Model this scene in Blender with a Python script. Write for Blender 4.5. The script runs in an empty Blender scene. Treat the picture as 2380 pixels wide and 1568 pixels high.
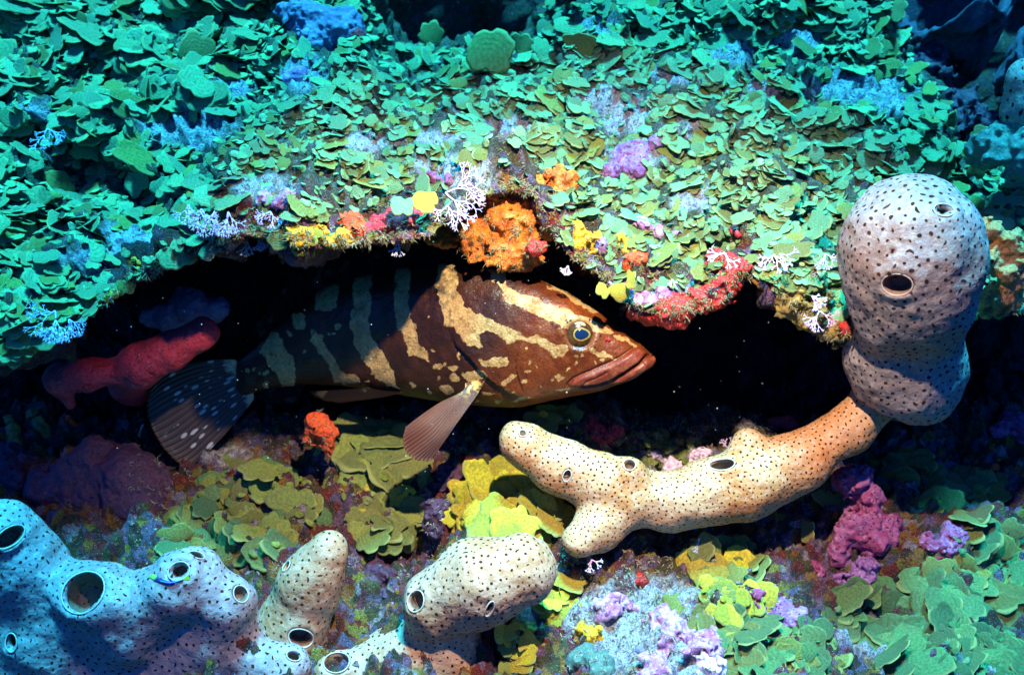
import bpy, math, random
import numpy as np
from mathutils import Vector, Matrix
from mathutils.bvhtree import BVHTree

random.seed(11)
rng = np.random.default_rng(11)
sc = bpy.context.scene
COL = sc.collection
R = math.radians

# ------------------------------------------------------------------ camera
HFOV = R(55.0)
PITCH = R(16.0)
CAM = np.array((0.0, -1.2, 1.2 * math.tan(PITCH)))
W, H = 2380.0, 1568.0                      # traced picture units
cd = bpy.data.cameras.new('camera')
cd.angle = HFOV
cd.clip_start = 0.01
cd.clip_end = 60
cd.dof.use_dof = True
cd.dof.focus_distance = 1.10
cd.dof.aperture_fstop = 6.3
cam = bpy.data.objects.new('camera', cd)
cam.location = CAM
cam.rotation_euler = (math.pi / 2 - PITCH, 0, 0)
COL.objects.link(cam)
sc.camera = cam

# ------------------------------------------------------------------ light
SUN_EL, SUN_AZ = 82.0, 14.0                # azimuth from the camera side, to the right
world = bpy.data.worlds.new('World')
sc.world = world
world.use_nodes = True
wn = world.node_tree
wn.nodes.clear()
sky = wn.nodes.new('ShaderNodeTexSky')
sky.sky_type = 'NISHITA'
sky.sun_disc = False
sky.sun_elevation = R(SUN_EL)
sky.sun_rotation = R(180 - SUN_AZ)
tint = wn.nodes.new('ShaderNodeMix')
tint.data_type = 'RGBA'
tint.blend_type = 'MULTIPLY'
tint.inputs[0].default_value = 1.0
tint.inputs[7].default_value = (0.02, 0.26, 1.0, 1)     # daylight filtered by the water column
bgn = wn.nodes.new('ShaderNodeBackground')
bgn.inputs[1].default_value = 0.055
won = wn.nodes.new('ShaderNodeOutputWorld')
wn.links.new(sky.outputs[0], tint.inputs[6])
wn.links.new(tint.outputs[2], bgn.inputs[0])
wn.links.new(bgn.outputs[0], won.inputs[0])

sl = bpy.data.lights.new('sun', 'SUN')
sl.energy = 5.0
sl.angle = R(9.0)                          # softened by the rippled surface
sl.color = (0.035, 0.60, 0.95)              # red is gone at this depth
sun = bpy.data.objects.new('sun', sl)
sd = Vector((math.sin(R(SUN_AZ)) * math.cos(R(SUN_EL)), -math.cos(R(SUN_AZ)) * math.cos(R(SUN_EL)), math.sin(R(SUN_EL))))
sun.rotation_euler = sd.to_track_quat('Z', 'Y').to_euler()
COL.objects.link(sun)

# the diver's torch that lights the middle of the picture in true colours
tl = bpy.data.lights.new('dive_torch', 'SPOT')
tl.energy = 28.5
tl.color = (1.0, 0.83, 0.63)
tl.spot_size = R(71)
tl.spot_blend = 1.0
tl.shadow_soft_size = 0.012
torch = bpy.data.objects.new('dive_torch', tl)
torch.location = (0.10, -0.65, 0.70)
COL.objects.link(torch)
TORCH_AIM = (1370, 950, -0.1)

sc.view_settings.view_transform = 'Standard'
sc.view_settings.look = 'None'
sc.view_settings.exposure = 1.92
sc.view_settings.gamma = 1.0
sc.cycles.use_denoising = True
sc.cycles.max_bounces = 6
sc.cycles.diffuse_bounces = 2

# ------------------------------------------------------------------ picture <-> place
KX = math.tan(HFOV / 2) / (W / 2)
FWD = np.array((0, math.cos(PITCH), -math.sin(PITCH)))
UPV = np.array((0, math.sin(PITCH), math.cos(PITCH)))
RGT = np.array((1.0, 0, 0))

def ray(px, py):
    px = np.asarray(px, float); py = np.asarray(py, float)
    d = FWD + ((px - W / 2) * KX)[..., None] * RGT + ((H / 2 - py) * KX)[..., None] * UPV
    return d

def P(px, py, Y):
    d = ray(px, py)
    t = (np.asarray(Y, float) - CAM[1]) / d[..., 1]
    return CAM + d * t[..., None]

def proj(v):
    q = np.asarray(v) - CAM
    f = q @ FWD
    return np.stack([W / 2 + (q @ RGT) / f / KX, H / 2 - (q @ UPV) / f / KX], -1)

def mpp(Y):                                # metres per picture unit at depth Y
    return (Y - CAM[1]) / math.cos(PITCH) * KX

aim = P(*TORCH_AIM)
torch.rotation_euler = (Vector(torch.location) - Vector(aim)).to_track_quat('Z', 'Y').to_euler()

# ------------------------------------------------------------------ noise
def vnoise(p, seed=0):
    p = np.asarray(p, float)
    i = np.floor(p).astype(np.int64)
    f = p - i
    u = f * f * (3 - 2 * f)
    def h(a, b, c):
        n = (a * 374761393 + b * 668265263 + c * 1274126177 + seed * 974711) & 0xffffffff
        n = ((n ^ (n >> 13)) * 1274126177) & 0xffffffff
        n = ((n ^ (n >> 16)) * 2246822519) & 0xffffffff
        return (n ^ (n >> 15)) / 4294967295.0
    r = 0
    for a in (0, 1):
        for b in (0, 1):
            for c in (0, 1):
                w = (u[..., 0] if a else 1 - u[..., 0]) * (u[..., 1] if b else 1 - u[..., 1]) * (u[..., 2] if c else 1 - u[..., 2])
                r = r + w * h(i[..., 0] + a, i[..., 1] + b, i[..., 2] + c)
    return r * 2 - 1

def fbm(p, o=3, seed=0, gain=0.5):
    r = 0; a = 1; p = np.asarray(p, float)
    for k in range(o):
        r = r + a * vnoise(p * (2.03 ** k) + 17.3 * k, seed + k)
        a *= gain
    return r

def sstep(a, b, x):
    t = np.clip((x - a) / (b - a), 0, 1)
    return t * t * (3 - 2 * t)

# ------------------------------------------------------------------ objects
def mesh_obj(name, verts, faces, material, parent=None, attrs=None, smooth=True, loc=None):
    me = bpy.data.meshes.new(name)
    v = np.asarray(verts, float)
    if loc is not None:
        v = v - np.asarray(loc)
    me.from_pydata(v.tolist(), [], faces.tolist() if isinstance(faces, np.ndarray) else faces)
    if smooth:
        me.polygons.foreach_set('use_smooth', np.ones(len(me.polygons), bool))
    for k, a in (attrs or {}).items():
        at = me.attributes.new(k, 'FLOAT', 'POINT')
        at.data.foreach_set('value', np.asarray(a, np.float32))
    me.update()
    if material: me.materials.append(material)
    o = bpy.data.objects.new(name, me)
    COL.objects.link(o)
    if loc is not None:
        o.location = tuple(loc)
    if parent is not None:
        o.parent = parent
        o.location = Vector(o.location) - Vector(parent.location)
    return o

def empty(name, loc):
    o = bpy.data.objects.new(name, None)
    o.empty_display_size = 0.02
    o.location = tuple(loc)
    COL.objects.link(o)
    return o

def tag(o, label=None, cat=None, group=None, kind=None):
    if label: o['label'] = label
    if cat: o['category'] = cat
    if group: o['group'] = group
    if kind: o['kind'] = kind
    return o

# ------------------------------------------------------------------ materials
class NT:
    def __init__(s, name):
        s.m = bpy.data.materials.new(name)
        s.m.use_nodes = True
        s.t = s.m.node_tree
        s.t.nodes.clear()
        s.out = s.t.nodes.new('ShaderNodeOutputMaterial')
        s.b = s.t.nodes.new('ShaderNodeBsdfPrincipled')
        s.t.links.new(s.b.outputs[0], s.out.inputs[0])
        s.co = s.t.nodes.new('ShaderNodeTexCoord').outputs['Object']
    def put(s, sock, v):
        if hasattr(v, 'links') or isinstance(v, bpy.types.NodeSocket): s.t.links.new(v, sock)
        elif isinstance(v, (tuple, list)) and len(v) == 3 and sock.type == 'RGBA': sock.default_value = (*v, 1)
        else: sock.default_value = v
    def set(s, **k):
        for n, v in k.items(): s.put(s.b.inputs[n.replace('_', ' ')], v)
    def noise(s, scale, detail=4, rough=0.55, dist=0.0, co=None, col=False):
        n = s.t.nodes.new('ShaderNodeTexNoise')
        s.put(n.inputs['Vector'], co or s.co)
        n.inputs['Scale'].default_value = scale; n.inputs['Detail'].default_value = detail
        n.inputs['Roughness'].default_value = rough; n.inputs['Distortion'].default_value = dist
        return n.outputs['Color' if col else 'Fac']
    def voro(s, scale, co=None, rand=1.0, feat='F1', out='Distance'):
        n = s.t.nodes.new('ShaderNodeTexVoronoi'); n.feature = feat
        s.put(n.inputs['Vector'], co or s.co)
        n.inputs['Scale'].default_value = scale; n.inputs['Randomness'].default_value = rand
        return n.outputs[out]
    def ramp(s, x, a, b, lo=0.0, hi=1.0):
        n = s.t.nodes.new('ShaderNodeMapRange'); n.interpolation_type = 'SMOOTHSTEP'
        s.put(n.inputs[0], x)
        for i, v in ((1, a), (2, b), (3, lo), (4, hi)): n.inputs[i].default_value = v
        return n.outputs[0]
    def math(s, op, a, b=0.0):
        n = s.t.nodes.new('ShaderNodeMath'); n.operation = op
        s.put(n.inputs[0], a); s.put(n.inputs[1], b)
        return n.outputs[0]
    def mix(s, f, a, b, mode='MIX'):
        n = s.t.nodes.new('ShaderNodeMix'); n.data_type = 'RGBA'; n.blend_type = mode
        s.put(n.inputs[0], f); s.put(n.inputs[6], a); s.put(n.inputs[7], b)
        return n.outputs[2]
    def attr(s, name):
        n = s.t.nodes.new('ShaderNodeAttribute'); n.attribute_name = name
        return n.outputs['Fac']
    def rnd(s):
        return s.t.nodes.new('ShaderNodeObjectInfo').outputs['Random']
    def bump(s, h, strength=0.5, dist=0.002):
        n = s.t.nodes.new('ShaderNodeBump')
        n.inputs['Strength'].default_value = strength; n.inputs['Distance'].default_value = dist
        s.put(n.inputs['Height'], h)
        s.t.links.new(n.outputs[0], s.b.inputs['Normal'])
    def vadd(s, a, b, scale):
        m = s.t.nodes.new('ShaderNodeVectorMath'); m.operation = 'SCALE'
        s.put(m.inputs[0], b); m.inputs['Scale'].default_value = scale
        n = s.t.nodes.new('ShaderNodeVectorMath'); n.operation = 'ADD'
        s.put(n.inputs[0], a); s.t.links.new(m.outputs[0], n.inputs[1])
        return n.outputs[0]

def rock_mat(name, base=(0.030, 0.013, 0.011), zone=True):
    n = NT(name)
    fine = n.noise(420, 5, 0.7)
    wob = n.vadd(n.co, n.noise(130, 3, 0.6, col=True), 0.012)
    c = n.mix(n.ramp(n.noise(75, 6, 0.7), 0.42, 0.60), base, (0.085, 0.075, 0.022))
    c = n.mix(n.math('MULTIPLY', n.ramp(n.noise(42, 6, 0.72, 0, wob), 0.54, 0.60), 0.8), c, (0.20, 0.085, 0.17))        # coralline crust
    c = n.mix(n.ramp(n.noise(64, 6, 0.75, 0, wob), 0.59, 0.65), c, (0.44, 0.40, 0.40))        # pale sediment
    c = n.mix(n.math('MULTIPLY', n.ramp(n.noise(85, 5, 0.65, 0, wob), 0.58, 0.64), 0.85), c, (0.20, 0.012, 0.008))  # red crust
    c = n.mix(n.ramp(n.noise(120, 4, 0.6), 0.66, 0.70), c, (0.42, 0.17, 0.01))
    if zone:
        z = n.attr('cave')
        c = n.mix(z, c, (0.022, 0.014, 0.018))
        tf = n.attr('turf')
        gt = n.mix(n.ramp(n.noise(110, 6, 0.7, 0, wob), 0.40, 0.58), (0.045, 0.075, 0.025), (0.16, 0.24, 0.10))
        gt = n.mix(n.ramp(n.noise(90, 6, 0.75, 0, wob), 0.55, 0.63), gt, (0.55, 0.52, 0.52))
        gt = n.mix(n.ramp(n.noise(58, 5, 0.7, 0, wob), 0.57, 0.62), gt, (0.20, 0.10, 0.24))
        c = n.mix(n.math('MULTIPLY', tf, 0.6), c, gt)
        ml = n.attr('mosaic')
        cell = n.t.nodes.new('ShaderNodeSeparateColor'); n.put(cell.inputs[0], n.voro(75, n.vadd(n.co, n.noise(60, 4, 0.65, col=True), 0.022), 1.0, 'F1', 'Color'))
        cr = n.t.nodes.new('ShaderNodeValToRGB'); n.put(cr.inputs[0], cell.outputs[0]); cr.color_ramp.interpolation = 'CONSTANT'
        pal = [(0, (.34, .014, .012)), (.13, (.12, .12, .02)), (.26, (.55, .22, .008)), (.37, (.34, .16, .32)), (.50, (.05, .025, .012)), (.62, (.26, .03, .07)), (.72, (.56, .46, .50)), (.80, (.42, .34, .02)), (.90, (.16, .14, .30))]
        el = cr.color_ramp.elements
        while len(el) < len(pal): el.new(0.5)
        for e_, (p_, c_) in zip(el, pal): e_.position = p_; e_.color = (*c_, 1)
        c = n.mix(n.math('MULTIPLY', ml, n.ramp(n.noise(38, 5, 0.7), 0.36, 0.48)), c, cr.outputs[0])
        t = n.attr('bare')
        pale = n.mix(n.ramp(n.noise(70, 7, 0.75, 0, wob), 0.36, 0.54), (0.26, 0.13, 0.28), (0.80, 0.78, 0.76))
        pale = n.mix(n.ramp(n.noise(150, 5, 0.7), 0.55, 0.62), pale, (0.10, 0.09, 0.03))
        c = n.mix(t, c, pale)
    c = n.mix(n.ramp(fine, 0.3, 0.7), n.mix(1.0, c, (0.28, 0.28, 0.28), 'MULTIPLY'), c)
    sp = n.ramp(n.noise(750, 3, 0.6), 0.63, 0.70)
    c = n.mix(n.math('MULTIPLY', sp, 0.75), c, (0.75, 0.72, 0.65))
    n.set(Base_Color=c, Roughness=0.85)
    n.bump(n.math('ADD', n.noise(190, 6, 0.7), n.math('MULTIPLY', fine, 0.6)), 1.0, 0.010)
    return n.m

def frond_mat(name, a, b, under, sed=0.5):
    n = NT(name)
    r = n.attr('rad')
    rv = n.rnd()
    c = n.mix(n.ramp(n.noise(75, 5, 0.6), 0.35, 0.65), a, b)
    hue = n.t.nodes.new('ShaderNodeHueSaturation')
    n.put(hue.inputs['Hue'], n.ramp(rv, 0, 1, 0.47, 0.525))
    n.put(hue.inputs['Value'], n.math('MULTIPLY', n.ramp(n.noise(9, 1, 0.5), 0.3, 0.7, 0.7, 1.2), n.ramp(n.math('FRACT', n.math('MULTIPLY', rv, 7.31)), 0, 1, 0.6, 1.25)))
    n.put(hue.inputs['Color'], c)
    c = hue.outputs[0]
    w = n.t.nodes.new('ShaderNodeMath'); w.operation = 'SINE'
    n.put(w.inputs[0], n.math('MULTIPLY', r, 42.0))
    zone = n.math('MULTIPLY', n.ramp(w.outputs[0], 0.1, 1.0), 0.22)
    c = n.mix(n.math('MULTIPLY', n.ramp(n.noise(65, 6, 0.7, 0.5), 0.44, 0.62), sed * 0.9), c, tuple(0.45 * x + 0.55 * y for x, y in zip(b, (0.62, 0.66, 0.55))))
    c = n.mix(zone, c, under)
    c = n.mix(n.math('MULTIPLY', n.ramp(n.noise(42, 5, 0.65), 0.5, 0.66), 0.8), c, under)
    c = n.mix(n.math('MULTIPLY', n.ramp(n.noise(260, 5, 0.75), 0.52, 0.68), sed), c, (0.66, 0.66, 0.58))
    c = n.mix(n.math('MULTIPLY', n.ramp(r, 0.90, 0.99), 0.75), c, (0.36, 0.40, 0.13))
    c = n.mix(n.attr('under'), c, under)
    n.set(Base_Color=c, Roughness=0.62)
    n.b.inputs['Specular IOR Level'].default_value = 0.3
    n.bump(n.math('ADD', n.noise(240, 5, 0.7), n.math('MULTIPLY', w.outputs[0], 0.12)), 0.7, 0.0025)
    return n.m

def sponge_mat(name, a, b, pore=(0.03, 0.010, 0.006), scale=118.0, pr=0.30, worm=0.35):
    pr = 0.05
    n = NT(name)
    dco = n.vadd(n.co, n.noise(scale * 0.8, 1, 0.5, col=True), worm / scale * 2.2)
    d = n.voro(scale, dco, 0.85)
    rad = n.ramp(n.noise(26, 2, 0.5), 0.3, 0.7, pr * 0.78, pr * 1.18)
    m = n.ramp(n.math('SUBTRACT', d, rad), -0.03, 0.055, 1.0, 0.0)
    halo = n.ramp(n.math('SUBTRACT', d, rad), 0.0, 0.28, 1.0, 0.0)
    c = n.mix(n.ramp(n.noise(13, 4, 0.55), 0.36, 0.64), a, b)
    c = n.mix(n.math('MULTIPLY', n.ramp(n.noise(150, 5, 0.7), 0.45, 0.72), 0.30), c, (0.72, 0.62, 0.52))
    c = n.mix(n.math('MULTIPLY', halo, 0.30), c, (0.42, 0.17, 0.06))
    c = n.mix(m, c, pore)  # dark dots: pigment, with the shade of the hole put into the colour
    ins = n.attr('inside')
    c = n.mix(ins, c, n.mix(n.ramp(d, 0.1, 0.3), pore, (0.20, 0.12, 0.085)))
    n.set(Base_Color=c, Roughness=0.55)
    n.b.inputs['Specular IOR Level'].default_value = 0.35
    n.b.inputs['Subsurface Weight'].default_value = 0.12
    n.b.inputs['Subsurface Radius'].default_value = (0.006, 0.003, 0.002)
    h = n.math('SUBTRACT', n.math('MULTIPLY', n.noise(85, 4, 0.6), 0.8), n.math('MULTIPLY', m, 1.3))
    n.bump(h, 0.9, 0.004)
    return n.m

def lump_mat(name, a, b, speck=(0.7, 0.65, 0.6), sp=0.35, scale=45, pit=True, rough=0.6):
    n = NT(name)
    c = n.mix(n.ramp(n.noise(scale, 5, 0.62), 0.38, 0.62), a, b)
    c = n.mix(n.math('MULTIPLY', n.ramp(n.noise(scale * 5, 5, 0.75), 0.52, 0.68), sp), c, speck)
    v = n.voro(scale * 5.5)
    pm = n.ramp(v, 0.16, 0.26, 1.0, 0.0)
    if pit: c = n.mix(n.math('MULTIPLY', pm, 0.85), c, tuple(x * 0.12 for x in a))
    n.set(Base_Color=c, Roughness=rough)
    h = n.math('ADD', n.noise(scale * 4, 6, 0.7), n.math('MULTIPLY', pm, -0.5 if pit else 0.0))
    n.bump(h, 0.9, 0.004)
    return n.m

def plain_mat(name, a, b, scale=200, rough=0.6, spec=0.4):
    n = NT(name)
    n.set(Base_Color=n.mix(n.ramp(n.noise(scale, 4, 0.6), 0.35, 0.65), a, b), Roughness=rough)
    n.b.inputs['Specular IOR Level'].default_value = spec
    n.bump(n.noise(scale * 2, 3, 0.6), 0.4, 0.001)
    return n.m

M = {}
M['rock'] = rock_mat('reef_rock')
M['back_rock'] = rock_mat('far_reef_rock', (0.03, 0.02, 0.03), False)  # dark base colour stands in for the shade behind the crest
M['green'] = frond_mat('leafy_algae_green', (0.075, 0.29, 0.085), (0.15, 0.42, 0.13), (0.07, 0.085, 0.010), 0.46)  # sediment flecks, amount raised to paint in bright highlights on the ledge
M['shaded_green'] = frond_mat('leafy_algae_shaded_green', (0.045, 0.16, 0.035), (0.085, 0.23, 0.055), (0.05, 0.06, 0.008), 0.26)  # darker copy of the green; weaker light on the floor put into its colour
M['small_green'] = frond_mat('leafy_algae_small', (0.09, 0.25, 0.07), (0.17, 0.35, 0.11), (0.10, 0.09, 0.012), 0.42)
M['olive'] = frond_mat('leafy_algae_olive', (0.13, 0.18, 0.012), (0.22, 0.28, 0.03), (0.11, 0.085, 0.006), 0.3)
M['yellow'] = frond_mat('leafy_algae_yellow', (0.50, 0.44, 0.010), (0.58, 0.52, 0.02), (0.28, 0.21, 0.008), 0.22)
M['brown'] = frond_mat('leafy_algae_brown', (0.13, 0.105, 0.012), (0.19, 0.16, 0.02), (0.075, 0.05, 0.006), 0.2)
M['tan_sponge'] = sponge_mat('tan_sponge', (0.45, 0.26, 0.13), (0.41, 0.165, 0.05), scale=230, pr=0.225)
M['grey_sponge'] = sponge_mat('lilac_tan_sponge', (0.25, 0.205, 0.205), (0.21, 0.150, 0.135), scale=140, pr=0.265)
M['pale_sponge'] = sponge_mat('pale_pink_sponge', (0.39, 0.245, 0.165), (0.34, 0.17, 0.08), scale=142, pr=0.245)
M['left_sponge'] = sponge_mat('left_tan_sponge', (0.30, 0.225, 0.24), (0.23, 0.165, 0.175), scale=176, pr=0.245, worm=0.6)
M['rim'] = plain_mat('sponge_rim', (0.52, 0.44, 0.37), (0.40, 0.32, 0.26), 300, 0.5)
M['pore'] = plain_mat('sponge_pore_shade', (0.022, 0.008, 0.005), (0.05, 0.018, 0.010), 90, 0.9, 0.1)  # discs lie on the skin; their dark colour stands in for shade in the pits
M['red'] = lump_mat('red_sponge', (0.55, 0.022, 0.010), (0.36, 0.012, 0.012), sp=0.10, rough=0.42)
M['crimson'] = lump_mat('crimson_sponge', (0.62, 0.03, 0.05), (0.48, 0.022, 0.04), (0.6, 0.2, 0.25), 0.35)
M['orange'] = lump_mat('orange_sponge', (0.62, 0.19, 0.008), (0.50, 0.10, 0.006), (0.75, 0.4, 0.04), 0.5, 60)
M['bright_orange'] = lump_mat('bright_orange_sponge', (0.70, 0.065, 0.006), (0.60, 0.09, 0.01), sp=0.12, scale=60)
M['tan_orange'] = lump_mat('tan_orange_sponge', (0.75, 0.25, 0.05), (0.65, 0.33, 0.12), (0.7, 0.5, 0.3), 0.5, 60)
M['yellow_sponge'] = lump_mat('yellow_sponge', (0.72, 0.42, 0.006), (0.62, 0.30, 0.005), (0.8, 0.55, 0.1), 0.3, 60)
M['purple'] = lump_mat('purple_crust', (0.20, 0.055, 0.22), (0.30, 0.14, 0.36), (0.55, 0.5, 0.6), 0.45, 40)
M['magenta'] = lump_mat('magenta_crust', (0.24, 0.025, 0.10), (0.30, 0.08, 0.20), (0.6, 0.4, 0.55), 0.5, 40)
M['dark_purple'] = lump_mat('dark_purple_sponge', (0.050, 0.018, 0.052), (0.075, 0.022, 0.05), (0.3, 0.25, 0.2), 0.15, 40)
M['pink_white'] = lump_mat('pink_white_crust', (0.50, 0.27, 0.44), (0.36, 0.10, 0.30), (0.74, 0.66, 0.70), 0.5, 50, False)
M['blue_grey'] = lump_mat('blue_grey_sponge', (0.16, 0.16, 0.26), (0.11, 0.10, 0.20), (0.4, 0.4, 0.5), 0.4, 30, False)
M['gold_crust'] = lump_mat('gold_olive_crust', (0.22, 0.14, 0.03), (0.34, 0.22, 0.035), (0.6, 0.5, 0.3), 0.5, 50, False)
M['teal_crust'] = lump_mat('teal_grey_crust', (0.05, 0.13, 0.11), (0.09, 0.17, 0.13), (0.45, 0.5, 0.5), 0.5, 60, False)
M['white_lace'] = plain_mat('lace_coral_white', (0.75, 0.62, 0.70), (0.55, 0.36, 0.55), 160, 0.6)
M['violet_lace'] = plain_mat('lace_coral_violet', (0.50, 0.28, 0.48), (0.62, 0.48, 0.62), 160, 0.6)
M['blue_lace'] = plain_mat('lace_coral_grey', (0.35, 0.38, 0.48), (0.45, 0.48, 0.56), 160, 0.6)
M['vase'] = lump_mat('vase_sponge', (0.022, 0.022, 0.04), (0.05, 0.05, 0.085), (0.16, 0.18, 0.26), 0.3, 30, False, 0.9)

# ------------------------------------------------------------------ the reef: ledge, cave and floor as lofted sheets
def interp(pts):
    a = np.array(pts, float)
    return lambda x: np.interp(x, a[:, 0], a[:, 1])

LIP = interp([(-350, 860), (0, 845), (60, 830), (150, 762), (230, 722), (300, 668), (420, 612), (520, 585), (560, 545), (620, 552), (680, 574), (800, 576), (900, 566), (1000, 550), (1050, 512), (1100, 460), (1180, 442), (1250, 462), (1290, 560), (1330, 605), (1400, 650), (1450, 710), (1560, 738), (1640, 722), (1700, 688), (1720, 652), (1790, 660), (1830, 710), (1900, 782), (1960, 800), (2050, 780), (2280, 735), (2380, 730), (2730, 720)])
LIPY = interp([(-350, -.17), (0, -.15), (300, -.12), (440, -.135), (560, -.18), (850, -.19), (1000, -.16), (1100, -.10), (1180, -.07), (1300, -.10), (1400, -.105), (1560, -.125), (1800, -.13), (1960, -.12), (2380, -.08), (2730, -.08)])
TOP = interp([(-350, -170), (820, -170), (880, 60), (940, 100), (1230, 100), (1270, 20), (1330, -170), (1990, -170), (2080, 0), (2150, 150), (2230, 300), (2320, 310), (2400, 290), (2730, 250)])
FLR = interp([(-350, 930), (0, 930), (200, 960), (380, 1000), (600, 960), (800, 955), (950, 948), (1200, 945), (1400, 945), (1600, 960), (1700, 985), (1800, 985), (2000, 1000), (2200, 965), (2380, 930), (2730, 920)])

def catmull(cp, n):
    """cp: (cols, K, 3) -> (cols, n, 3), centripetal enough for these sheets"""
    K = cp.shape[1]
    ext = np.concatenate([2 * cp[:, :1] - cp[:, 1:2], cp, 2 * cp[:, -1:] - cp[:, -2:-1]], 1)
    seg = np.linalg.norm(np.diff(cp, axis=1), axis=2).mean(0)
    cum = np.concatenate([[0], np.cumsum(seg)]); cum /= cum[-1]
    s = np.linspace(0, 1, n)
    u = np.interp(s, cum, np.arange(K))
    i = np.minimum(u.astype(int), K - 2); f = (u - i)[None, :, None]
    p0, p1, p2, p3 = ext[:, i], ext[:, i + 1], ext[:, i + 2], ext[:, i + 3]
    return 0.5 * (2 * p1 + (p2 - p0) * f + (2 * p0 - 5 * p1 + 4 * p2 - p3) * f ** 2 + (3 * p1 - p0 - 3 * p2 + p3) * f ** 3), u

def grid_normals(g):
    du = np.gradient(g, axis=0); dv = np.gradient(g, axis=1)
    n = np.cross(du, dv)
    return n / (np.linalg.norm(n, axis=2, keepdims=True) + 1e-12)

def grid_faces(nu, nv):
    i = np.arange(nu * nv).reshape(nu, nv)
    return np.stack([i[:-1, :-1], i[1:, :-1], i[1:, 1:], i[:-1, 1:]], -1).reshape(-1, 4)

xs = np.arange(-350, 2731, 4.6)
nc = len(xs)
L, LY, T, F = LIP(xs), LIPY(xs), TOP(xs), FLR(xs)
def smooth1(a, k=5):
    return np.convolve(np.pad(a, k, mode='edge'), np.ones(2 * k + 1) / (2 * k + 1), 'valid')
T = smooth1(T, 6)
lip = P(xs, L, LY)
topY = 0.42 - 0.06 * sstep(2000, 2200, xs)
crest = P(xs, T, topY)
off = lambda a, dx, dy, dz: a + np.array((dx, dy, dz))
t1 = P(xs, T + (L - T) * 0.33, LY + (topY - LY) * 0.62)
t2 = P(xs, T + (L - T) * 0.66, LY + (topY - LY) * 0.28)
t3 = P(xs, T + (L - T) * 0.88, LY + (topY - LY) * 0.06)
back_y = 0.40
cx = lip[:, 0]
def at_yz(x, y, z):
    return np.stack([x, np.full_like(x, y) if np.isscalar(y) else y, z], 1)
flr = P(xs, F, 0.13)
cp = np.stack([off(crest, 0, .45, -.25), off(crest, 0, .12, -.02), crest, t1, t2, t3, lip,
               at_yz(cx, LY + 0.035, np.minimum(lip[:, 2] + 0.004, 0.185)), at_yz(cx * 1.03, LY + 0.13, np.clip(lip[:, 2] + 0.015, 0.06, 0.165)),
               at_yz(cx * 1.1, 0.25, np.clip(lip[:, 2], 0.05, 0.12)), at_yz(cx * 1.15, back_y, np.full(nc, -0.04)),
               at_yz(cx * 1.1, 0.30, flr[:, 2] - 0.01)], 1)
NR = 290
g, u = catmull(cp, NR)
nrm = grid_normals(g)
q = g.reshape(-1, 3)
amp = 0.030 * fbm(q * 9.0, 2, 3) + 0.018 * fbm(q * 27.0, 2, 7) + 0.011 * fbm(q * 75.0, 3, 9, 0.6)
rid = 1 - np.abs(vnoise(q * 14, 21)); amp = amp + 0.014 * (rid - 0.5)
uu = np.tile(u, nc)
damp = 1 - 0.72 * np.exp(-((uu - 6.0) / 0.45) ** 2)
g2 = q + nrm.reshape(-1, 3) * (amp * damp)[:, None]
# concave pockets that the photograph shows in the ledge face
for (px, py, r, dep) in ((170, 410, 120, .075), (300, 470, 90, .06), (2080, 620, 120, .05), (1690, 590, 60, .05), (1440, 460, 40, .0), (60, 320, 70, .04)):
    pq = proj(g2)
    d = np.hypot(pq[:, 0] - px, (pq[:, 1] - py) * 1.6)
    g2[:, 1] += dep * np.exp(-(d / r) ** 2) * (uu < 6.2)
if (np.cross(g[1, 40] - g[0, 40], g[0, 41] - g[0, 40]) @ np.array((0, -1, 0.3))) < 0:
    lf = grid_faces(nc, NR)[:, ::-1]
else:
    lf = grid_faces(nc, NR)
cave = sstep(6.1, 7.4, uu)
bare_spots = [(430, 290, 130, 55), (330, 545, 110, 45), (620, 430, 80, 30), (700, 175, 60, 50), (1000, 320, 90, 22), (1450, 270, 70, 45), (1990, 200, 150, 40), (1470, 370, 80, 50), (1860, 90, 90, 35), (1620, 460, 60, 40), (1400, 230, 60, 40), (230, 600, 140, 40), (90, 260, 60, 30), (1700, 120, 70, 40), (1600, 700, 60, 30), (1560, 170, 60, 26), (1780, 210, 60, 24), (1180, 290, 70, 24), (840, 330, 60, 26), (1380, 60, 50, 30), (2080, 240, 60, 30), (1620, 300, 46, 26), (540, 200, 50, 30), (1050, 400, 120, 40)]
pq = proj(g2)
bare = np.zeros(len(g2))
bn = fbm(g2 * 60, 3, 31)
for (px, py, rx, ry) in bare_spots:
    d = np.hypot((pq[:, 0] - px) / rx, (pq[:, 1] - py) / ry) + 0.35 * bn
    bare = np.maximum(bare, 1 - sstep(0.7, 1.1, d))
bare *= (uu < 6.1)
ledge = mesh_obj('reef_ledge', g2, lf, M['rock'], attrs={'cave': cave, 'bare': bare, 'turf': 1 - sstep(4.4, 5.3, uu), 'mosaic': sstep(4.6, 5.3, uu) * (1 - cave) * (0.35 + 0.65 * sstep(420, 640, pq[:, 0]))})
tag(ledge, kind='structure')

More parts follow.
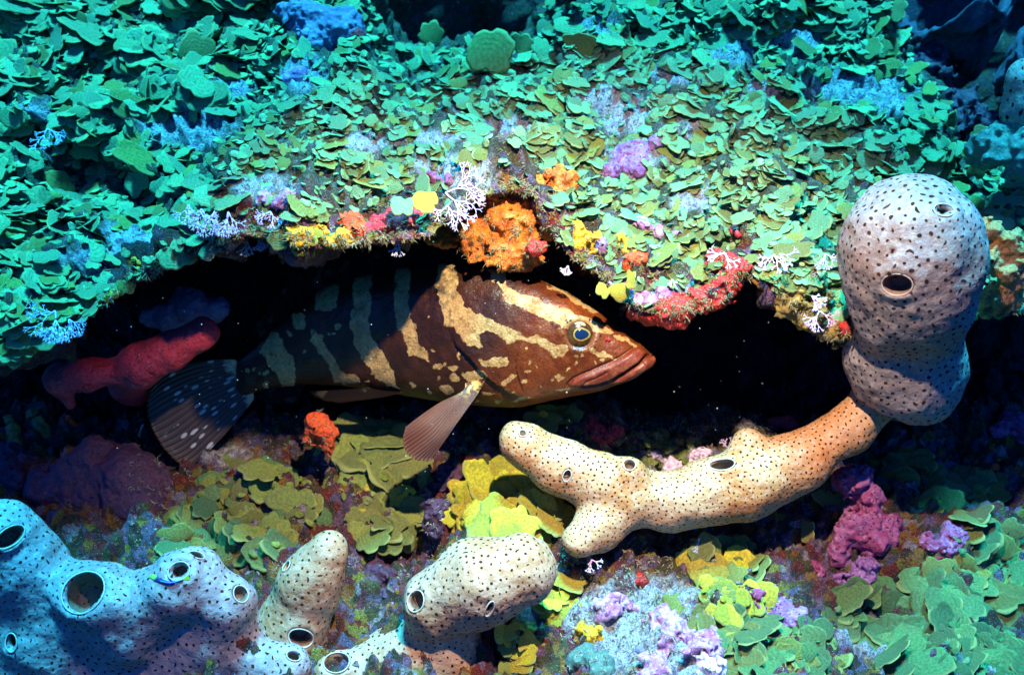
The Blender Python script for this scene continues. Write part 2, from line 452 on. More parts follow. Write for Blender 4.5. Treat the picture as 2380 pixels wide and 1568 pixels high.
cpf = np.stack([at_yz(cx * 1.15, back_y + 0.02, np.full(nc, -0.08)), off(P(xs, F, 0.26), 0, 0, -0.01), flr, P(xs, F + (1110 - F) * 0.6, 0.05), P(xs, np.full(nc, 1120.), -0.01),
                P(xs, np.full(nc, 1260.), -0.11), P(xs, np.full(nc, 1420.), -0.20), P(xs, np.full(nc, 1600.), -0.30), P(xs, np.full(nc, 1900.), -0.42)], 1)
NF = 230
gf, uf = catmull(cpf, NF)
nf = grid_normals(gf)
if nf[nc // 2, NF // 2] @ np.array((0, -.5, 1)) < 0:
    nf = -nf; ff = grid_faces(nc, NF)[:, ::-1]
else:
    ff = grid_faces(nc, NF)
qf = gf.reshape(-1, 3)
ampf = 0.026 * fbm(qf * 10.0, 2, 43) + 0.018 * fbm(qf * 30.0, 2, 47) + 0.012 * fbm(qf * 78.0, 3, 49, 0.62) - 0.014 * np.maximum(0, np.abs(vnoise(qf * 22, 51)) * -6 + 1)
gf2 = qf + nf.reshape(-1, 3) * ampf[:, None]
ufl = np.tile(uf, nc)
pf = proj(gf2)
baref = np.zeros(len(gf2))
bn = fbm(gf2 * 60, 3, 33)
for (px, py, rx, ry) in ((1530, 1090, 110, 40), (1640, 1065, 60, 25), (1500, 1400, 170, 70), (1600, 1500, 130, 90), (2050, 1480, 90, 50), (2210, 1400, 60, 60), (1450, 1500, 80, 90), (530, 1060, 70, 30), (2330, 1540, 120, 40), (1390, 1420, 90, 60)):
    d = np.hypot((pf[:, 0] - px) / rx, (pf[:, 1] - py) / ry) + 0.35 * bn
    baref = np.maximum(baref, 1 - sstep(0.6, 1.1, d))
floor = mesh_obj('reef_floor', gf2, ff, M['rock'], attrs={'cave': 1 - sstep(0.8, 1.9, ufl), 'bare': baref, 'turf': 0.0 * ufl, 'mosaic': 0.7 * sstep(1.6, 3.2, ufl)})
tag(floor, kind='structure')

# the reef that goes on behind the crest
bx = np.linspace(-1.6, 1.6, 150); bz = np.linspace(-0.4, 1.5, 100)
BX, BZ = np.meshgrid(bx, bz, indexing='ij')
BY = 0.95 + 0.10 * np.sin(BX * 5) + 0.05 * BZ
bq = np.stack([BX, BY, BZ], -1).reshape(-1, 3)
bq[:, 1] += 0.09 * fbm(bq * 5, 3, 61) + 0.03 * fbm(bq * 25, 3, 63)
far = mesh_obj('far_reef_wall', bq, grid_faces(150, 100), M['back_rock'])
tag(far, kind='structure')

def bvh_of(*obs):
    V = []; Fc = []; o = 0
    for v, f in obs:
        V += [Vector(p) for p in v.tolist()]
        Fc += (f + o).tolist(); o += len(v)
    return BVHTree.FromPolygons(V, Fc)
BV = bvh_of((g2, lf), (gf2, ff))
BV_LEDGE = bvh_of((g2, lf))

CV = Vector(CAM)
def hit(px, py, bv=None):
    d = Vector(ray(px, py)).normalized()
    p, n, i, t = (bv or BV).ray_cast(CV, d)
    if p is None: return None, None
    if n.dot(d) > 0: n = -n
    return np.array(p), np.array(n)

# ------------------------------------------------------------------ soft bodies grown from a distance field (sponges, crusts)
def surface_nets(f, lo, h):
    nx, ny, nz = f.shape
    mn = mx = None
    for dx in (0, 1):
        for dy in (0, 1):
            for dz in (0, 1):
                c = f[dx:nx - 1 + dx, dy:ny - 1 + dy, dz:nz - 1 + dz]
                mn = c if mn is None else np.minimum(mn, c)
                mx = c if mx is None else np.maximum(mx, c)
    act = np.argwhere((mn < 0) & (mx >= 0))
    idx = -np.ones((nx - 1, ny - 1, nz - 1), np.int64)
    idx[act[:, 0], act[:, 1], act[:, 2]] = np.arange(len(act))
    cs = [(a, b, c) for a in (0, 1) for b in (0, 1) for c in (0, 1)]
    val = {c: f[act[:, 0] + c[0], act[:, 1] + c[1], act[:, 2] + c[2]] for c in cs}
    s = np.zeros((len(act), 3)); k = np.zeros(len(act))
    for a in cs:
        for ax in range(3):
            if a[ax] == 0:
                b = list(a); b[ax] = 1; b = tuple(b)
                m = (val[a] < 0) != (val[b] < 0)
                t = np.where(m, val[a] / np.where(m, val[a] - val[b], 1), 0)
                p = np.array(a, float)[None] + t[:, None] * (np.array(b) - np.array(a))[None]
                s += p * m[:, None]; k += m
    v = lo + (act + s / np.maximum(k, 1)[:, None]) * h
    faces = []
    for ax in range(3):
        o1, o2 = (ax + 1) % 3, (ax + 2) % 3
        sl0 = [slice(None)] * 3; sl1 = [slice(None)] * 3
        sl0[ax] = slice(0, -1); sl1[ax] = slice(1, None)
        A, B = f[tuple(sl0)] < 0, f[tuple(sl1)] < 0
        e = np.argwhere(A != B)
        ok = (e[:, o1] > 0) & (e[:, o2] > 0) & (e[:, o1] < f.shape[o1] - 1) & (e[:, o2] < f.shape[o2] - 1)
        e = e[ok]
        fl = A[e[:, 0], e[:, 1], e[:, 2]]
        q4 = []
        for d1, d2 in ((-1, -1), (0, -1), (0, 0), (-1, 0)):
            c = e.copy(); c[:, o1] += d1; c[:, o2] += d2
            q4.append(idx[c[:, 0], c[:, 1], c[:, 2]])
        q4 = np.stack(q4, 1)
        q4[~fl] = q4[~fl][:, ::-1]
        faces.append(q4)
    return v, np.concatenate(faces)

def smin(a, b, k):
    hh = np.clip(0.5 + 0.5 * (b - a) / k, 0, 1)
    return b * (1 - hh) + a * hh - k * hh * (1 - hh)

def field(chains, k):
    """chains: list of polylines [(point, radius), ...]"""
    prims = []
    for ch in chains:
        if len(ch) == 1: prims.append((ch[0][0], ch[0][0], ch[0][1], ch[0][1]))
        for (a, ra), (b, rb) in zip(ch[:-1], ch[1:]): prims.append((a, b, ra, rb))
    def f(p):
        r = None
        for a, b, ra, rb in prims:
            ba = b - a; l2 = ba @ ba
            pa = p - a
            t = np.clip(pa @ ba / l2, 0, 1) if l2 > 1e-12 else np.zeros(p.shape[:-1])
            d = np.linalg.norm(pa - t[..., None] * ba, axis=-1) - (ra + (rb - ra) * t)
            r = d if r is None else smin(r, d, k)
        return r
    lo = np.min([np.minimum(a - ra, b - rb) for a, b, ra, rb in prims], 0)
    hi = np.max([np.maximum(a + ra, b + rb) for a, b, ra, rb in prims], 0)
    return f, lo, hi

def march(f, px, py):
    d = ray(px, py); d = d / np.linalg.norm(d)
    t = 0.3
    for _ in range(90):
        v = float(f((CAM + d * t)[None])[0])
        if v < 2e-4: return CAM + d * t
        t += v * 0.8
        if t > 3: return None

def grad(f, p, e=0.002):
    g = np.array([f((p + np.eye(3)[i] * e)[None])[0] - f((p - np.eye(3)[i] * e)[None])[0] for i in range(3)])
    return g / (np.linalg.norm(g) + 1e-9)

def tube(path, rad, sides=6, closed=False):
    path = np.asarray(path, float); n = len(path)
    rad = np.broadcast_to(np.asarray(rad, float), (n,))
    t = (np.roll(path, -1, 0) - np.roll(path, 1, 0)) if closed else np.gradient(path, axis=0)
    t /= np.linalg.norm(t, axis=1, keepdims=True) + 1e-12
    ref = np.array((0.3, 0.2, 0.93)) if abs(t[0] @ np.array((0.3, 0.2, 0.93))) < 0.9 else np.array((1.0, 0, 0))
    V = []
    up = ref
    for i in range(n):
        s = np.cross(t[i], up); s /= np.linalg.norm(s) + 1e-12
        up = np.cross(s, t[i])
        a = np.linspace(0, 2 * math.pi, sides, endpoint=False)
        V.append(path[i] + rad[i] * (np.cos(a)[:, None] * s + np.sin(a)[:, None] * up))
    V = np.concatenate(V)
    F4 = []
    for i in range(n if closed else n - 1):
        j = (i + 1) % n
        for k in range(sides):
            F4.append((i * sides + k, i * sides + (k + 1) % sides, j * sides + (k + 1) % sides, j * sides + k))
    if not closed:
        F4.append(tuple(range(sides))[::-1]); F4.append(tuple(range((n - 1) * sides, n * sides)))
    return V, F4

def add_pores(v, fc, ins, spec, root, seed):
    """spec = (spacing, radius, share of slots): dark pore discs, pit shade put into their colour, spread evenly over the skin"""
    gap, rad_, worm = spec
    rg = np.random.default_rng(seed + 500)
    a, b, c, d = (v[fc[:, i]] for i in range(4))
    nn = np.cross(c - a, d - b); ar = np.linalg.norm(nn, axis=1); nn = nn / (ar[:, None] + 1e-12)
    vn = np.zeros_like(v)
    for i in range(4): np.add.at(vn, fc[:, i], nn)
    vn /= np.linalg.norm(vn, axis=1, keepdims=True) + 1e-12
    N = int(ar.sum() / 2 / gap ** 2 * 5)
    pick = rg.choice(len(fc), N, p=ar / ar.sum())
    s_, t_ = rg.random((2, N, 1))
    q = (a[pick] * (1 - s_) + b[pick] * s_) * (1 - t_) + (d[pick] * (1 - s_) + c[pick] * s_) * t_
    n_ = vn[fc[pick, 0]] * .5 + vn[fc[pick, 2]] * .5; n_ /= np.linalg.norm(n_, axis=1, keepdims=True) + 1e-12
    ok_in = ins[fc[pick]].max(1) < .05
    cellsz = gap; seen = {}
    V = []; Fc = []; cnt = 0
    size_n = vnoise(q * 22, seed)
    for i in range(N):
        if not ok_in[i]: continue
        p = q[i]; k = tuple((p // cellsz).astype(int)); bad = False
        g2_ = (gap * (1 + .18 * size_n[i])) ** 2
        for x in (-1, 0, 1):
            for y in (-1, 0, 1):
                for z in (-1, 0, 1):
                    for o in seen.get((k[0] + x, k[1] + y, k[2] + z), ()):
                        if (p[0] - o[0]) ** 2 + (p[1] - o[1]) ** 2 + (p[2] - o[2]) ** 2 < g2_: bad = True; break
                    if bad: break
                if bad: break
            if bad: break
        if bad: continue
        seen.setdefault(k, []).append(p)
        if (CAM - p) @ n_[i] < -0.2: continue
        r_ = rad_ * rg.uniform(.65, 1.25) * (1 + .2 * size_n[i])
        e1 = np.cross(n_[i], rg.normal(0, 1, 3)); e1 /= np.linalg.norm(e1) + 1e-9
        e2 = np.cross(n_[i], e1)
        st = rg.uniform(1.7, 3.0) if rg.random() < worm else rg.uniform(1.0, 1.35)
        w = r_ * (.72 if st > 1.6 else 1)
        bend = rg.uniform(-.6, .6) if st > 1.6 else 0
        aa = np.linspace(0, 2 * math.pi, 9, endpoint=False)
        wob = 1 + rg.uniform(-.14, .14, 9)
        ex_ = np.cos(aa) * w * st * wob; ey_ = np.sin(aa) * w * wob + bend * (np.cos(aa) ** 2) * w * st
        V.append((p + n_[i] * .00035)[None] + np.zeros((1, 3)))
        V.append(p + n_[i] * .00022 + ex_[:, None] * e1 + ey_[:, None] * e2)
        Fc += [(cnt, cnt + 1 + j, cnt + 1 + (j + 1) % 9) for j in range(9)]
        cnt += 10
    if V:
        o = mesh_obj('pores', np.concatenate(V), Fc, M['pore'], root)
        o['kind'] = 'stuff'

FIELDS = {}
def sponge(name, chains, oscula, material, label, cat='sponge', vox=0.0028, k=0.03, lumps=0.006, group=None, seed=1, rim=True, pores=None):
    """chains in picture units with depth: [(px,py,Y,rpx), ...]; oscula: (px,py,rx,ry,angle[,depth])"""
    ch = [[(P(px, py, Y), r * mpp(Y)) for (px, py, Y, r) in c] for c in chains]
    base, lo, hi = field(ch, k)
    holes = []
    for oc in oscula:
        px, py, rx, ry, ang = oc[:5]
        p = march(base, px, py)
        if p is None: continue
        n = grad(base, p)
        view = CAM - p; view /= np.linalg.norm(view)
        n = n * 0.7 + view * 0.3; n /= np.linalg.norm(n)
        m = mpp(p[1])
        ca, sa = math.cos(R(ang)), math.sin(R(ang))
        e1 = ca * RGT + sa * UPV
        e1 = e1 - n * (e1 @ n); e1 /= np.linalg.norm(e1)
        e2 = np.cross(n, e1)
        holes.append((p, n, e1, e2, rx * m, ry * m, (oc[5] if len(oc) > 5 else 1.7)))
    def raised(p):
        d = base(p)
        for (c, n, e1, e2, rx, ry, dp) in holes:
            w = p - c
            a, b, z = w @ e1, w @ e2, w @ n
            rr = np.sqrt((a / rx) ** 2 + (b / ry) ** 2)
            r0 = min(rx, ry)
            d = d - 0.22 * r0 * np.exp(-((rr - 1.25) / 0.5) ** 2 - (z / (1.5 * r0)) ** 2)
        return d
    def full(p):
        d = raised(p)
        for (c, n, e1, e2, rx, ry, dp) in holes:
            w = p - c
            a, b, z = w @ e1, w @ e2, w @ n
            r0 = max(rx, ry)
            tz = np.clip(-z / (dp * r0), 0, 1)
            hd = (np.sqrt((a / rx) ** 2 + (b / ry) ** 2) - (1 - 0.35 * tz)) * min(rx, ry)
            hd = np.maximum(hd, -z - dp * r0)
            hd = np.maximum(hd, z - 2.0 * r0)
            d = -smin(-d, hd, 0.0022)
        return d
    lo = lo - 0.015; hi = hi + 0.015
    n3 = np.ceil((hi - lo) / vox).astype(int) + 1
    ax = [lo[i] + np.arange(n3[i]) * vox for i in range(3)]
    G = np.stack(np.meshgrid(*ax, indexing='ij'), -1)
    v, fc = surface_nets(full(G).astype(float), lo, vox)
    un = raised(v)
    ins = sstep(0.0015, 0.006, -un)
    gr = np.stack([full(v + np.eye(3)[i] * 0.002) - full(v - np.eye(3)[i] * 0.002) for i in range(3)], 1)
    gr /= np.linalg.norm(gr, axis=1, keepdims=True) + 1e-9
    if lumps:
        v = v + gr * ((lumps * fbm(v * 16, 2, seed) + lumps * 0.3 * fbm(v * 60, 2, seed + 5)) * (1 - ins))[:, None]
    FIELDS[name] = raised
    root = empty(name, P(*chains[0][-1][:3]))
    tag(root, label, cat, group)
    mesh_obj('sponge_body', v, fc, material, root, {'inside': ins})
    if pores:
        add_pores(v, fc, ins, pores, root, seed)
    if rim:
        for (c, n, e1, e2, rx, ry, dp) in holes:
            if max(rx, ry) < 0.0042: continue
            pts = []
            for a in np.linspace(0, 2 * math.pi, 28, endpoint=False):
                s = c + 1.0 * (rx * math.cos(a) * e1 + ry * math.sin(a) * e2) + n * 0.012
                for _ in range(40):
                    dd = float(raised(s[None])[0])
                    if dd < 2e-4: break
                    s = s - n * max(dd * 0.7, 1e-4)
                s = s + n * (lumps * float(fbm(s[None] * 16, 2, seed)[0]))
                pts.append(s)
            tv, tf = tube(np.array(pts), 0.0006 + 0.012 * max(rx, ry), 6, True)
            mesh_obj('osculum_rim', tv, tf, M['rim'], root)
    return root

LUMPS = []
def lump(name, blobs, material, label, cat, depth=None, vox=None, k=0.012, rough=0.004, sink=0.22, group=None, seed=3, freq=40, kind=None):
    """encrusting lump: blobs [(px,py,rpx)] laid on the reef where the view meets it"""
    prim = []
    for b in blobs:
        px, py, r = b[:3]
        if py < 770 and len(b) == 3 and name.endswith(('_crust', '_sponge')) and cat == 'sponge': r *= 1.3
        if len(b) > 3: p = P(px, py, b[3])
        elif depth is not None: p = P(px, py, depth)
        else:
            p, n = hit(px, py)
            p = p - n * r * mpp(p[1]) * sink
        prim.append([(p, r * mpp(p[1]))])
    if depth is None and len(prim) > 1:                   # keep one piece where the view slips past an edge
        med = float(np.median([c[0][0][1] for c in prim]))
        for j, c in enumerate(prim):
            p = c[0][0]
            if abs(p[1] - med) > 0.025:
                px, py, r = blobs[j][:3]
                Y = med + 0.02 * np.sign(p[1] - med)
                prim[j] = [(P(px, py, Y), r * mpp(Y))]
    f, lo, hi = field(prim, k)
    mr = min(c[0][1] for c in prim)
    vox = vox or min(max(0.0016, mr / 9), 0.003)
    lo = lo - 3 * vox; hi = hi + 3 * vox
    n3 = np.ceil((hi - lo) / vox).astype(int) + 1
    ax = [lo[i] + np.arange(n3[i]) * vox for i in range(3)]
    G = np.stack(np.meshgrid(*ax, indexing='ij'), -1)
    d = f(G) + rough * fbm(G * freq, 3, seed, .6) + .0016 * fbm(G * 210, 2, seed + 9)
    v, fc = surface_nets(d, lo, vox)
    LUMPS.append((v, fc))
    o = mesh_obj(name, v, fc, material, loc=prim[0][0][0])
    tag(o, label, cat, group, kind)
    return o

# ---- the big tan sponges
sponge('tube_sponge', [
    [(2122, 570, -.19, 153), (2126, 612, -.19, 151), (2118, 685, -.175, 130), (2112, 752, -.15, 108), (2098, 826, -.13, 126), (2116, 872, -.125, 112), (2130, 912, -.12, 72)],
    [(2108, 850, -.11, 100), (2098, 895, -.02, 70), (2090, 915, .06, 70)]],
    [(2190, 493, 23, 17, 0), (2085, 661, 34, 27, 8), (2073, 588, 9, 9, 0, 1.5)],
    M['grey_sponge'], 'swollen lilac grey tube sponge with two round openings rising beside the cave', k=0.018, seed=5, pores=(.0076, .0016, .16))
sponge('branching_sponge', [
    [(2100, 850, -.11, 40), (2045, 912, -.105, 48), (1965, 998, -.11, 55), (1850, 1075, -.115, 70), (1730, 1125, -.125, 80), (1640, 1143, -.125, 74), (1560, 1163, -.125, 64), (1460, 1150, -.12, 66), (1390, 1120, -.115, 66), (1300, 1085, -.105, 62), (1225, 1035, -.10, 46), (1196, 1022, -.10, 38)],
    [(1740, 1038, -.11, 44)], [(1466, 1098, -.13, 36)],
    [(1450, 1168, -.125, 60), (1395, 1222, -.145, 54), (1350, 1258, -.16, 42)]],
    [(1678, 1080, 31, 17, -6), (1463, 1080, 15, 16, 0), (1318, 1105, 10, 15, -20), (1215, 1006, 9, 10, 0)],
    M['tan_sponge'], 'long orange tan branching sponge lying across the reef below the grouper', k=0.016, seed=8, lumps=0.004, pores=(.0054, .00105, .12))
sponge('lobed_sponge', [
    [(1010, 1400, -.25, 88), (1120, 1345, -.25, 104), (1205, 1322, -.25, 94)],
    [(1020, 1470, -.23, 98), (930, 1550, -.24, 100), (820, 1600, -.25, 95), (770, 1580, -.26, 62)], [(1040, 1540, -.24, 96), (980, 1680, -.26, 150)]],
    [(968, 1396, 24, 27, -15), (1137, 1411, 10, 24, -18), (782, 1538, 33, 32, 10)],
    M['pale_sponge'], 'fat pale peach sponge lobe with one oval opening near its collar', k=0.016, seed=12, lumps=0.005, pores=(.0070, .00135, .22))
sponge('finger_sponge', [
    [(758, 1285, -.22, 54), (722, 1360, -.22, 76), (680, 1450, -.22, 84), (655, 1590, -.23, 92)]],
    [(668, 1316, 14, 14, 0), (772, 1230, 8, 5, 0, 1.5), (690, 1345, 6, 6, 0, 1.5), (752, 1268, 5, 5, 0, 1.5), (700, 1482, 34, 24, -30)],
    M['pale_sponge'], 'upright pale finger sponge standing between two larger sponges', k=0.02, seed=15, lumps=0.004, pores=(.0072, .00125, .12))
sponge('mounding_sponge', [
    [(-40, 1260, -.27, 90), (12, 1255, -.27, 62), (60, 1330, -.265, 78), (60, 1500, -.225, 150)],
    [(225, 1385, -.27, 92), (160, 1480, -.235, 140), (120, 1700, -.225, 215)],
    [(300, 1440, -.27, 110), (430, 1340, -.27, 68), (455, 1325, -.27, 56)], [(535, 1400, -.27, 66), (480, 1500, -.235, 120), (420, 1700, -.225, 215)],
    [(300, 1560, -.235, 140), (290, 1640, -.24, 150)],
    [(600, 1540, -.27, 60), (672, 1548, -.275, 42), (640, 1650, -.23, 110)]],
    [(24, 1246, 38, 22, 35), (195, 1376, 54, 52, 30, 1.6), (418, 1327, 26, 23, 20), (457, 1289, 20, 10, -8), (560, 1379, 20, 22, 30), (683, 1523, 19, 14, -10), (30, 1490, 16, 24, 0)],
    M['left_sponge'], 'broad mounding sponge with many crater openings and a tiny blue goby on it', k=0.03, seed=19, lumps=0.007, vox=0.003, pores=(.0068, .00125, .5))

# ------------------------------------------------------------------ the grouper
Z5 = lambda pts: [(790.2 + x * 0.35582, 520.6 + y * 0.35575) for x, y in pts]
Z4 = lambda pts: [(x * 0.35582, 520.6 + y * 0.35575) for x, y in pts]
Z2 = lambda pts: [(966.9 + x * 0.26085, 706.6 + y * 0.26088) for x, y in pts]

def poly_sd(p, poly):
    """signed distance, positive inside"""
    poly = np.asarray(poly, float); n = len(poly)
    d = np.full(len(p), 1e9); inside = np.zeros(len(p), bool)
    for i in range(n):
        a, b = poly[i], poly[(i + 1) % n]
        e = b - a; w = p - a
        t = np.clip(w @ e / (e @ e + 1e-9), 0, 1)
        d = np.minimum(d, np.linalg.norm(w - t[:, None] * e, axis=1))
        c = ((a[1] > p[:, 1]) != (b[1] > p[:, 1]))
        xi = a[0] + (p[:, 1] - a[1]) / (b[1] - a[1] if abs(b[1] - a[1]) > 1e-9 else 1e-9) * (b[0] - a[0])
        inside ^= c & (p[:, 0] < xi)
    return np.where(inside, d, -d)

def line_sd(p, line):
    """distance to an open line and the side (+ left of travel in picture space)"""
    line = np.asarray(line, float)
    d = np.full(len(p), 1e9); s = np.zeros(len(p)); 
    for a, b in zip(line[:-1], line[1:]):
        e = b - a; w = p - a
        t = np.clip(w @ e / (e @ e), 0, 1)
        dd = np.linalg.norm(w - t[:, None] * e, axis=1)
        m = dd < d
        d = np.where(m, dd, d)
        s = np.where(m, np.sign(e[0] * w[:, 1] - e[1] * w[:, 0]), s)
    return d, s

ftop = interp([(552, 842), (600, 800), (650, 748), (700, 700), (760, 664), (843, 640), (930, 622), (1020, 612), (1100, 610), (1165, 620), (1217, 638), (1270, 660), (1325, 684), (1395, 729), (1434, 760), (1477, 792), (1500, 808), (1516, 826)])
fbot = interp([(552, 925), (600, 908), (658, 896), (720, 890), (790, 891), (860, 900), (932, 912), (1020, 926), (1110, 936), (1207, 940), (1288, 922), (1395, 902), (1466, 877), (1500, 858), (1516, 842)])
fwid = interp([(552, .007), (600, .014), (700, .030), (850, .046), (1000, .054), (1150, .056), (1250, .052), (1350, .044), (1430, .034), (1477, .026), (1500, .017), (1516, .004)])
fcen = interp([(300, .075), (552, .065), (700, .05), (900, .025), (1100, -.015), (1300, -.05), (1516, -.075)])
fx = np.concatenate([np.linspace(552, 1040, 190), np.linspace(1043, 1490, 230), 1516 - 26 * np.cos(np.linspace(0.05, math.pi / 2, 16)) ])
fx = np.sort(fx)
nsl, nth = len(fx), 240
ft, fb, fw, fy = [smooth1(h(fx), 4) for h in (ftop, fbot, fwid, fcen)]
th = np.linspace(0, 2 * math.pi, nth, endpoint=False)
sn, cs_ = np.sin(th), np.cos(th)
pyg = ((ft + fb) / 2)[:, None] - ((fb - ft) / 2)[:, None] * (np.sign(sn) * np.abs(sn) ** 0.92)[None]
prof = np.sign(cs_) * np.abs(cs_) ** 0.78
basep = P(np.repeat(fx[:, None], nth, 1), pyg, np.repeat(fy[:, None], nth, 1))
lat = fw[:, None] * prof[None]
body = basep.copy(); body[..., 1] -= lat
near = basep.copy(); near[..., 1] -= np.abs(lat)
bn_ = grid_normals(np.concatenate([body, body[:, :1]], 1))[:, :nth]
if bn_[nsl // 2, 0] @ np.array((0, -1, 0)) < 0: bn_ = -bn_; flip = True
else: flip = False
pp = proj(near.reshape(-1, 3))
side = np.repeat((np.abs(cs_) ** 0.5)[None], nsl, 0).reshape(-1)
disp = np.zeros(len(pp))
up_lip = Z2([(1350, 715), (1400, 665), (1500, 620), (1620, 570), (1720, 530), (1850, 460), (1960, 375), (2040, 420), (2045, 470), (1985, 530), (1900, 582), (1800, 640), (1720, 692), (1600, 725), (1480, 735), (1370, 730)])
lo_lip = Z2([(1720, 705), (1900, 594), (2050, 490), (2130, 440), (2140, 500), (2100, 560), (2020, 610), (1850, 690), (1730, 712)])
mouth = Z2([(1480, 738), (1600, 728), (1720, 698), (1800, 644), (1900, 584), (1990, 524), (2045, 460), (2120, 440)])
maxl = Z2([(1350, 725), (1352, 712), (1400, 662), (1500, 617), (1620, 566), (1720, 526), (1850, 456), (1960, 370)])
maxin = Z2([(1480, 720), (1510, 682), (1620, 640), (1700, 600)])
operc = Z2([(335, 330), (420, 420), (500, 500), (560, 570), (640, 650), (720, 715), (850, 780), (1010, 830)])
preop = Z2([(985, 320), (930, 380), (900, 460), (890, 560), (905, 650), (945, 740)])
sdu, sdl = poly_sd(pp, up_lip), poly_sd(pp, lo_lip)
disp += 0.0042 * sstep(-2, 9, sdu) + 0.0040 * sstep(-2, 8, sdl)
dm, _ = line_sd(pp, mouth); disp -= 0.0055 * np.exp(-(dm / 3.2) ** 2)
dm, _ = line_sd(pp, maxl); disp -= 0.0028 * np.exp(-(dm / 3.0) ** 2)
dm, _ = line_sd(pp, maxin); disp -= 0.0018 * np.exp(-(dm / 2.5) ** 2)
do, so = line_sd(pp, operc)
lim = sstep(1045, 1065, pp[:, 0]) * (1 - sstep(1235, 1270, pp[:, 0]))
disp += np.where(so < 0, 0.0040 * np.exp(-do / 30), -0.0022 * np.exp(-(do / 9) ** 2)) * lim
dp_, sp_ = line_sd(pp, preop)
disp += np.where(sp_ > 0, -0.0010, 0.0012) * np.exp(-(dp_ / 7)) - 0.0014 * np.exp(-(dp_ / 1.8) ** 2)
eye_px = (1347.7, 777.0)
de = np.hypot(pp[:, 0] - eye_px[0], pp[:, 1] - eye_px[1])
disp += 0.0035 * np.exp(-((de - 40) / 12) ** 2) - 0.004 * (1 - sstep(24, 36, de))
disp += 0.0008 * fbm(np.concatenate([pp / 22, np.zeros((len(pp), 1))], 1), 3, 71)
body = body.reshape(-1, 3) + bn_.reshape(-1, 3) * (disp * side)[:, None]

jag = np.stack([fbm(np.concatenate([pp / 13, np.zeros((len(pp), 1))], 1), 3, s) for s in (73, 79)], 1) * 4.5
pj = pp + jag
pale_polys = [
    Z5([(960, 290), (1075, 290), (1085, 390), (1130, 430), (1210, 470), (1290, 475), (1360, 520), (1420, 535), (1500, 570), (1545, 595), (1640, 625), (1700, 650), (1740, 672), (1790, 705), (1760, 728), (1700, 715), (1640, 690), (1560, 700), (1490, 690), (1420, 665), (1370, 630), (1290, 600), (1240, 570), (1190, 545), (1120, 520), (1075, 490), (1060, 430), (1010, 390)]),
    Z5([(640, 270), (760, 260), (775, 380), (760, 420), (800, 490), (820, 540), (880, 580), (930, 600), (1000, 630), (1040, 665), (1110, 665), (1190, 710), (1230, 740), (1290, 730), (1370, 765), (1410, 795), (1470, 785), (1495, 820), (1440, 870), (1390, 865), (1380, 830), (1310, 795), (1230, 765), (1150, 755), (1130, 780), (1080, 770), (1030, 730), (1000, 705), (960, 695), (910, 720), (930, 790), (900, 805), (840, 790), (800, 740), (760, 700), (740, 660), (690, 665), (680, 620), (655, 560), (650, 490), (625, 430), (620, 340)]),
    Z5([(350, 280), (470, 260), (450, 400), (440, 520), (470, 620), (500, 700), (520, 780), (560, 820), (590, 900), (530, 880), (460, 860), (435, 800), (400, 720), (360, 650), (350, 560), (360, 400)]),
    Z5([(90, 300), (210, 290), (200, 420), (200, 550), (190, 640), (210, 740), (250, 800), (290, 870), (340, 950), (350, 990), (390, 1070), (330, 1060), (230, 1020), (190, 940), (130, 880), (110, 830), (80, 720), (60, 640), (90, 500), (90, 400)]),
    Z4([(2050, 400), (2210, 400), (2200, 560), (2120, 580), (2060, 560)]),
    Z4([(2040, 690), (2100, 720), (2130, 800), (2180, 880), (2250, 980), (2260, 1045), (2180, 1030), (2130, 900), (2060, 800), (2030, 760)]),
    Z4([(1760, 690), (1830, 720), (1850, 790), (1920, 880), (1935, 1000), (1920, 1060), (1840, 1070), (1810, 980), (1760, 920), (1700, 830), (1740, 760)]),
    Z4([(1900, 580), (2000, 600), (1990, 680), (1920, 670)]),
    Z5([(900, 885), (960, 878), (1000, 865), (1100, 870), (1105, 915), (1060, 935), (1000, 925), (920, 925)]),
    Z5([(1630, 805), (1700, 830), (1810, 880), (1790, 892), (1720, 872), (1630, 830)]),
    Z5([(805, 970), (940, 950), (965, 990), (930, 1050), (850, 1035), (810, 1010)]),
    Z5([(1060, 1030), (1100, 1010), (1130, 975), (1155, 990), (1130, 1030), (1080, 1055)]),
    Z5([(1350, 400), (1430, 420), (1560, 490), (1690, 570), (1690, 592), (1600, 555), (1500, 485), (1400, 442)]),
    Z5([(1790, 715), (1870, 738), (1938, 785), (1925, 803), (1870, 772), (1800, 748)]),
    Z5([(1410, 1085), (1450, 1072), (1520, 1068), (1515, 1085), (1440, 1100)]),
    Z5([(1120, 1150), (1180, 1132), (1238, 1130), (1225, 1150), (1140, 1165)]),
    Z5([(1030, 1052), (1130, 1090), (1235, 1128), (1210, 1132), (1100, 1098)]),
]
pale = np.full(len(pp), -40.0)
for po in pale_polys: pale = np.maximum(pale, poly_sd(pj, po))
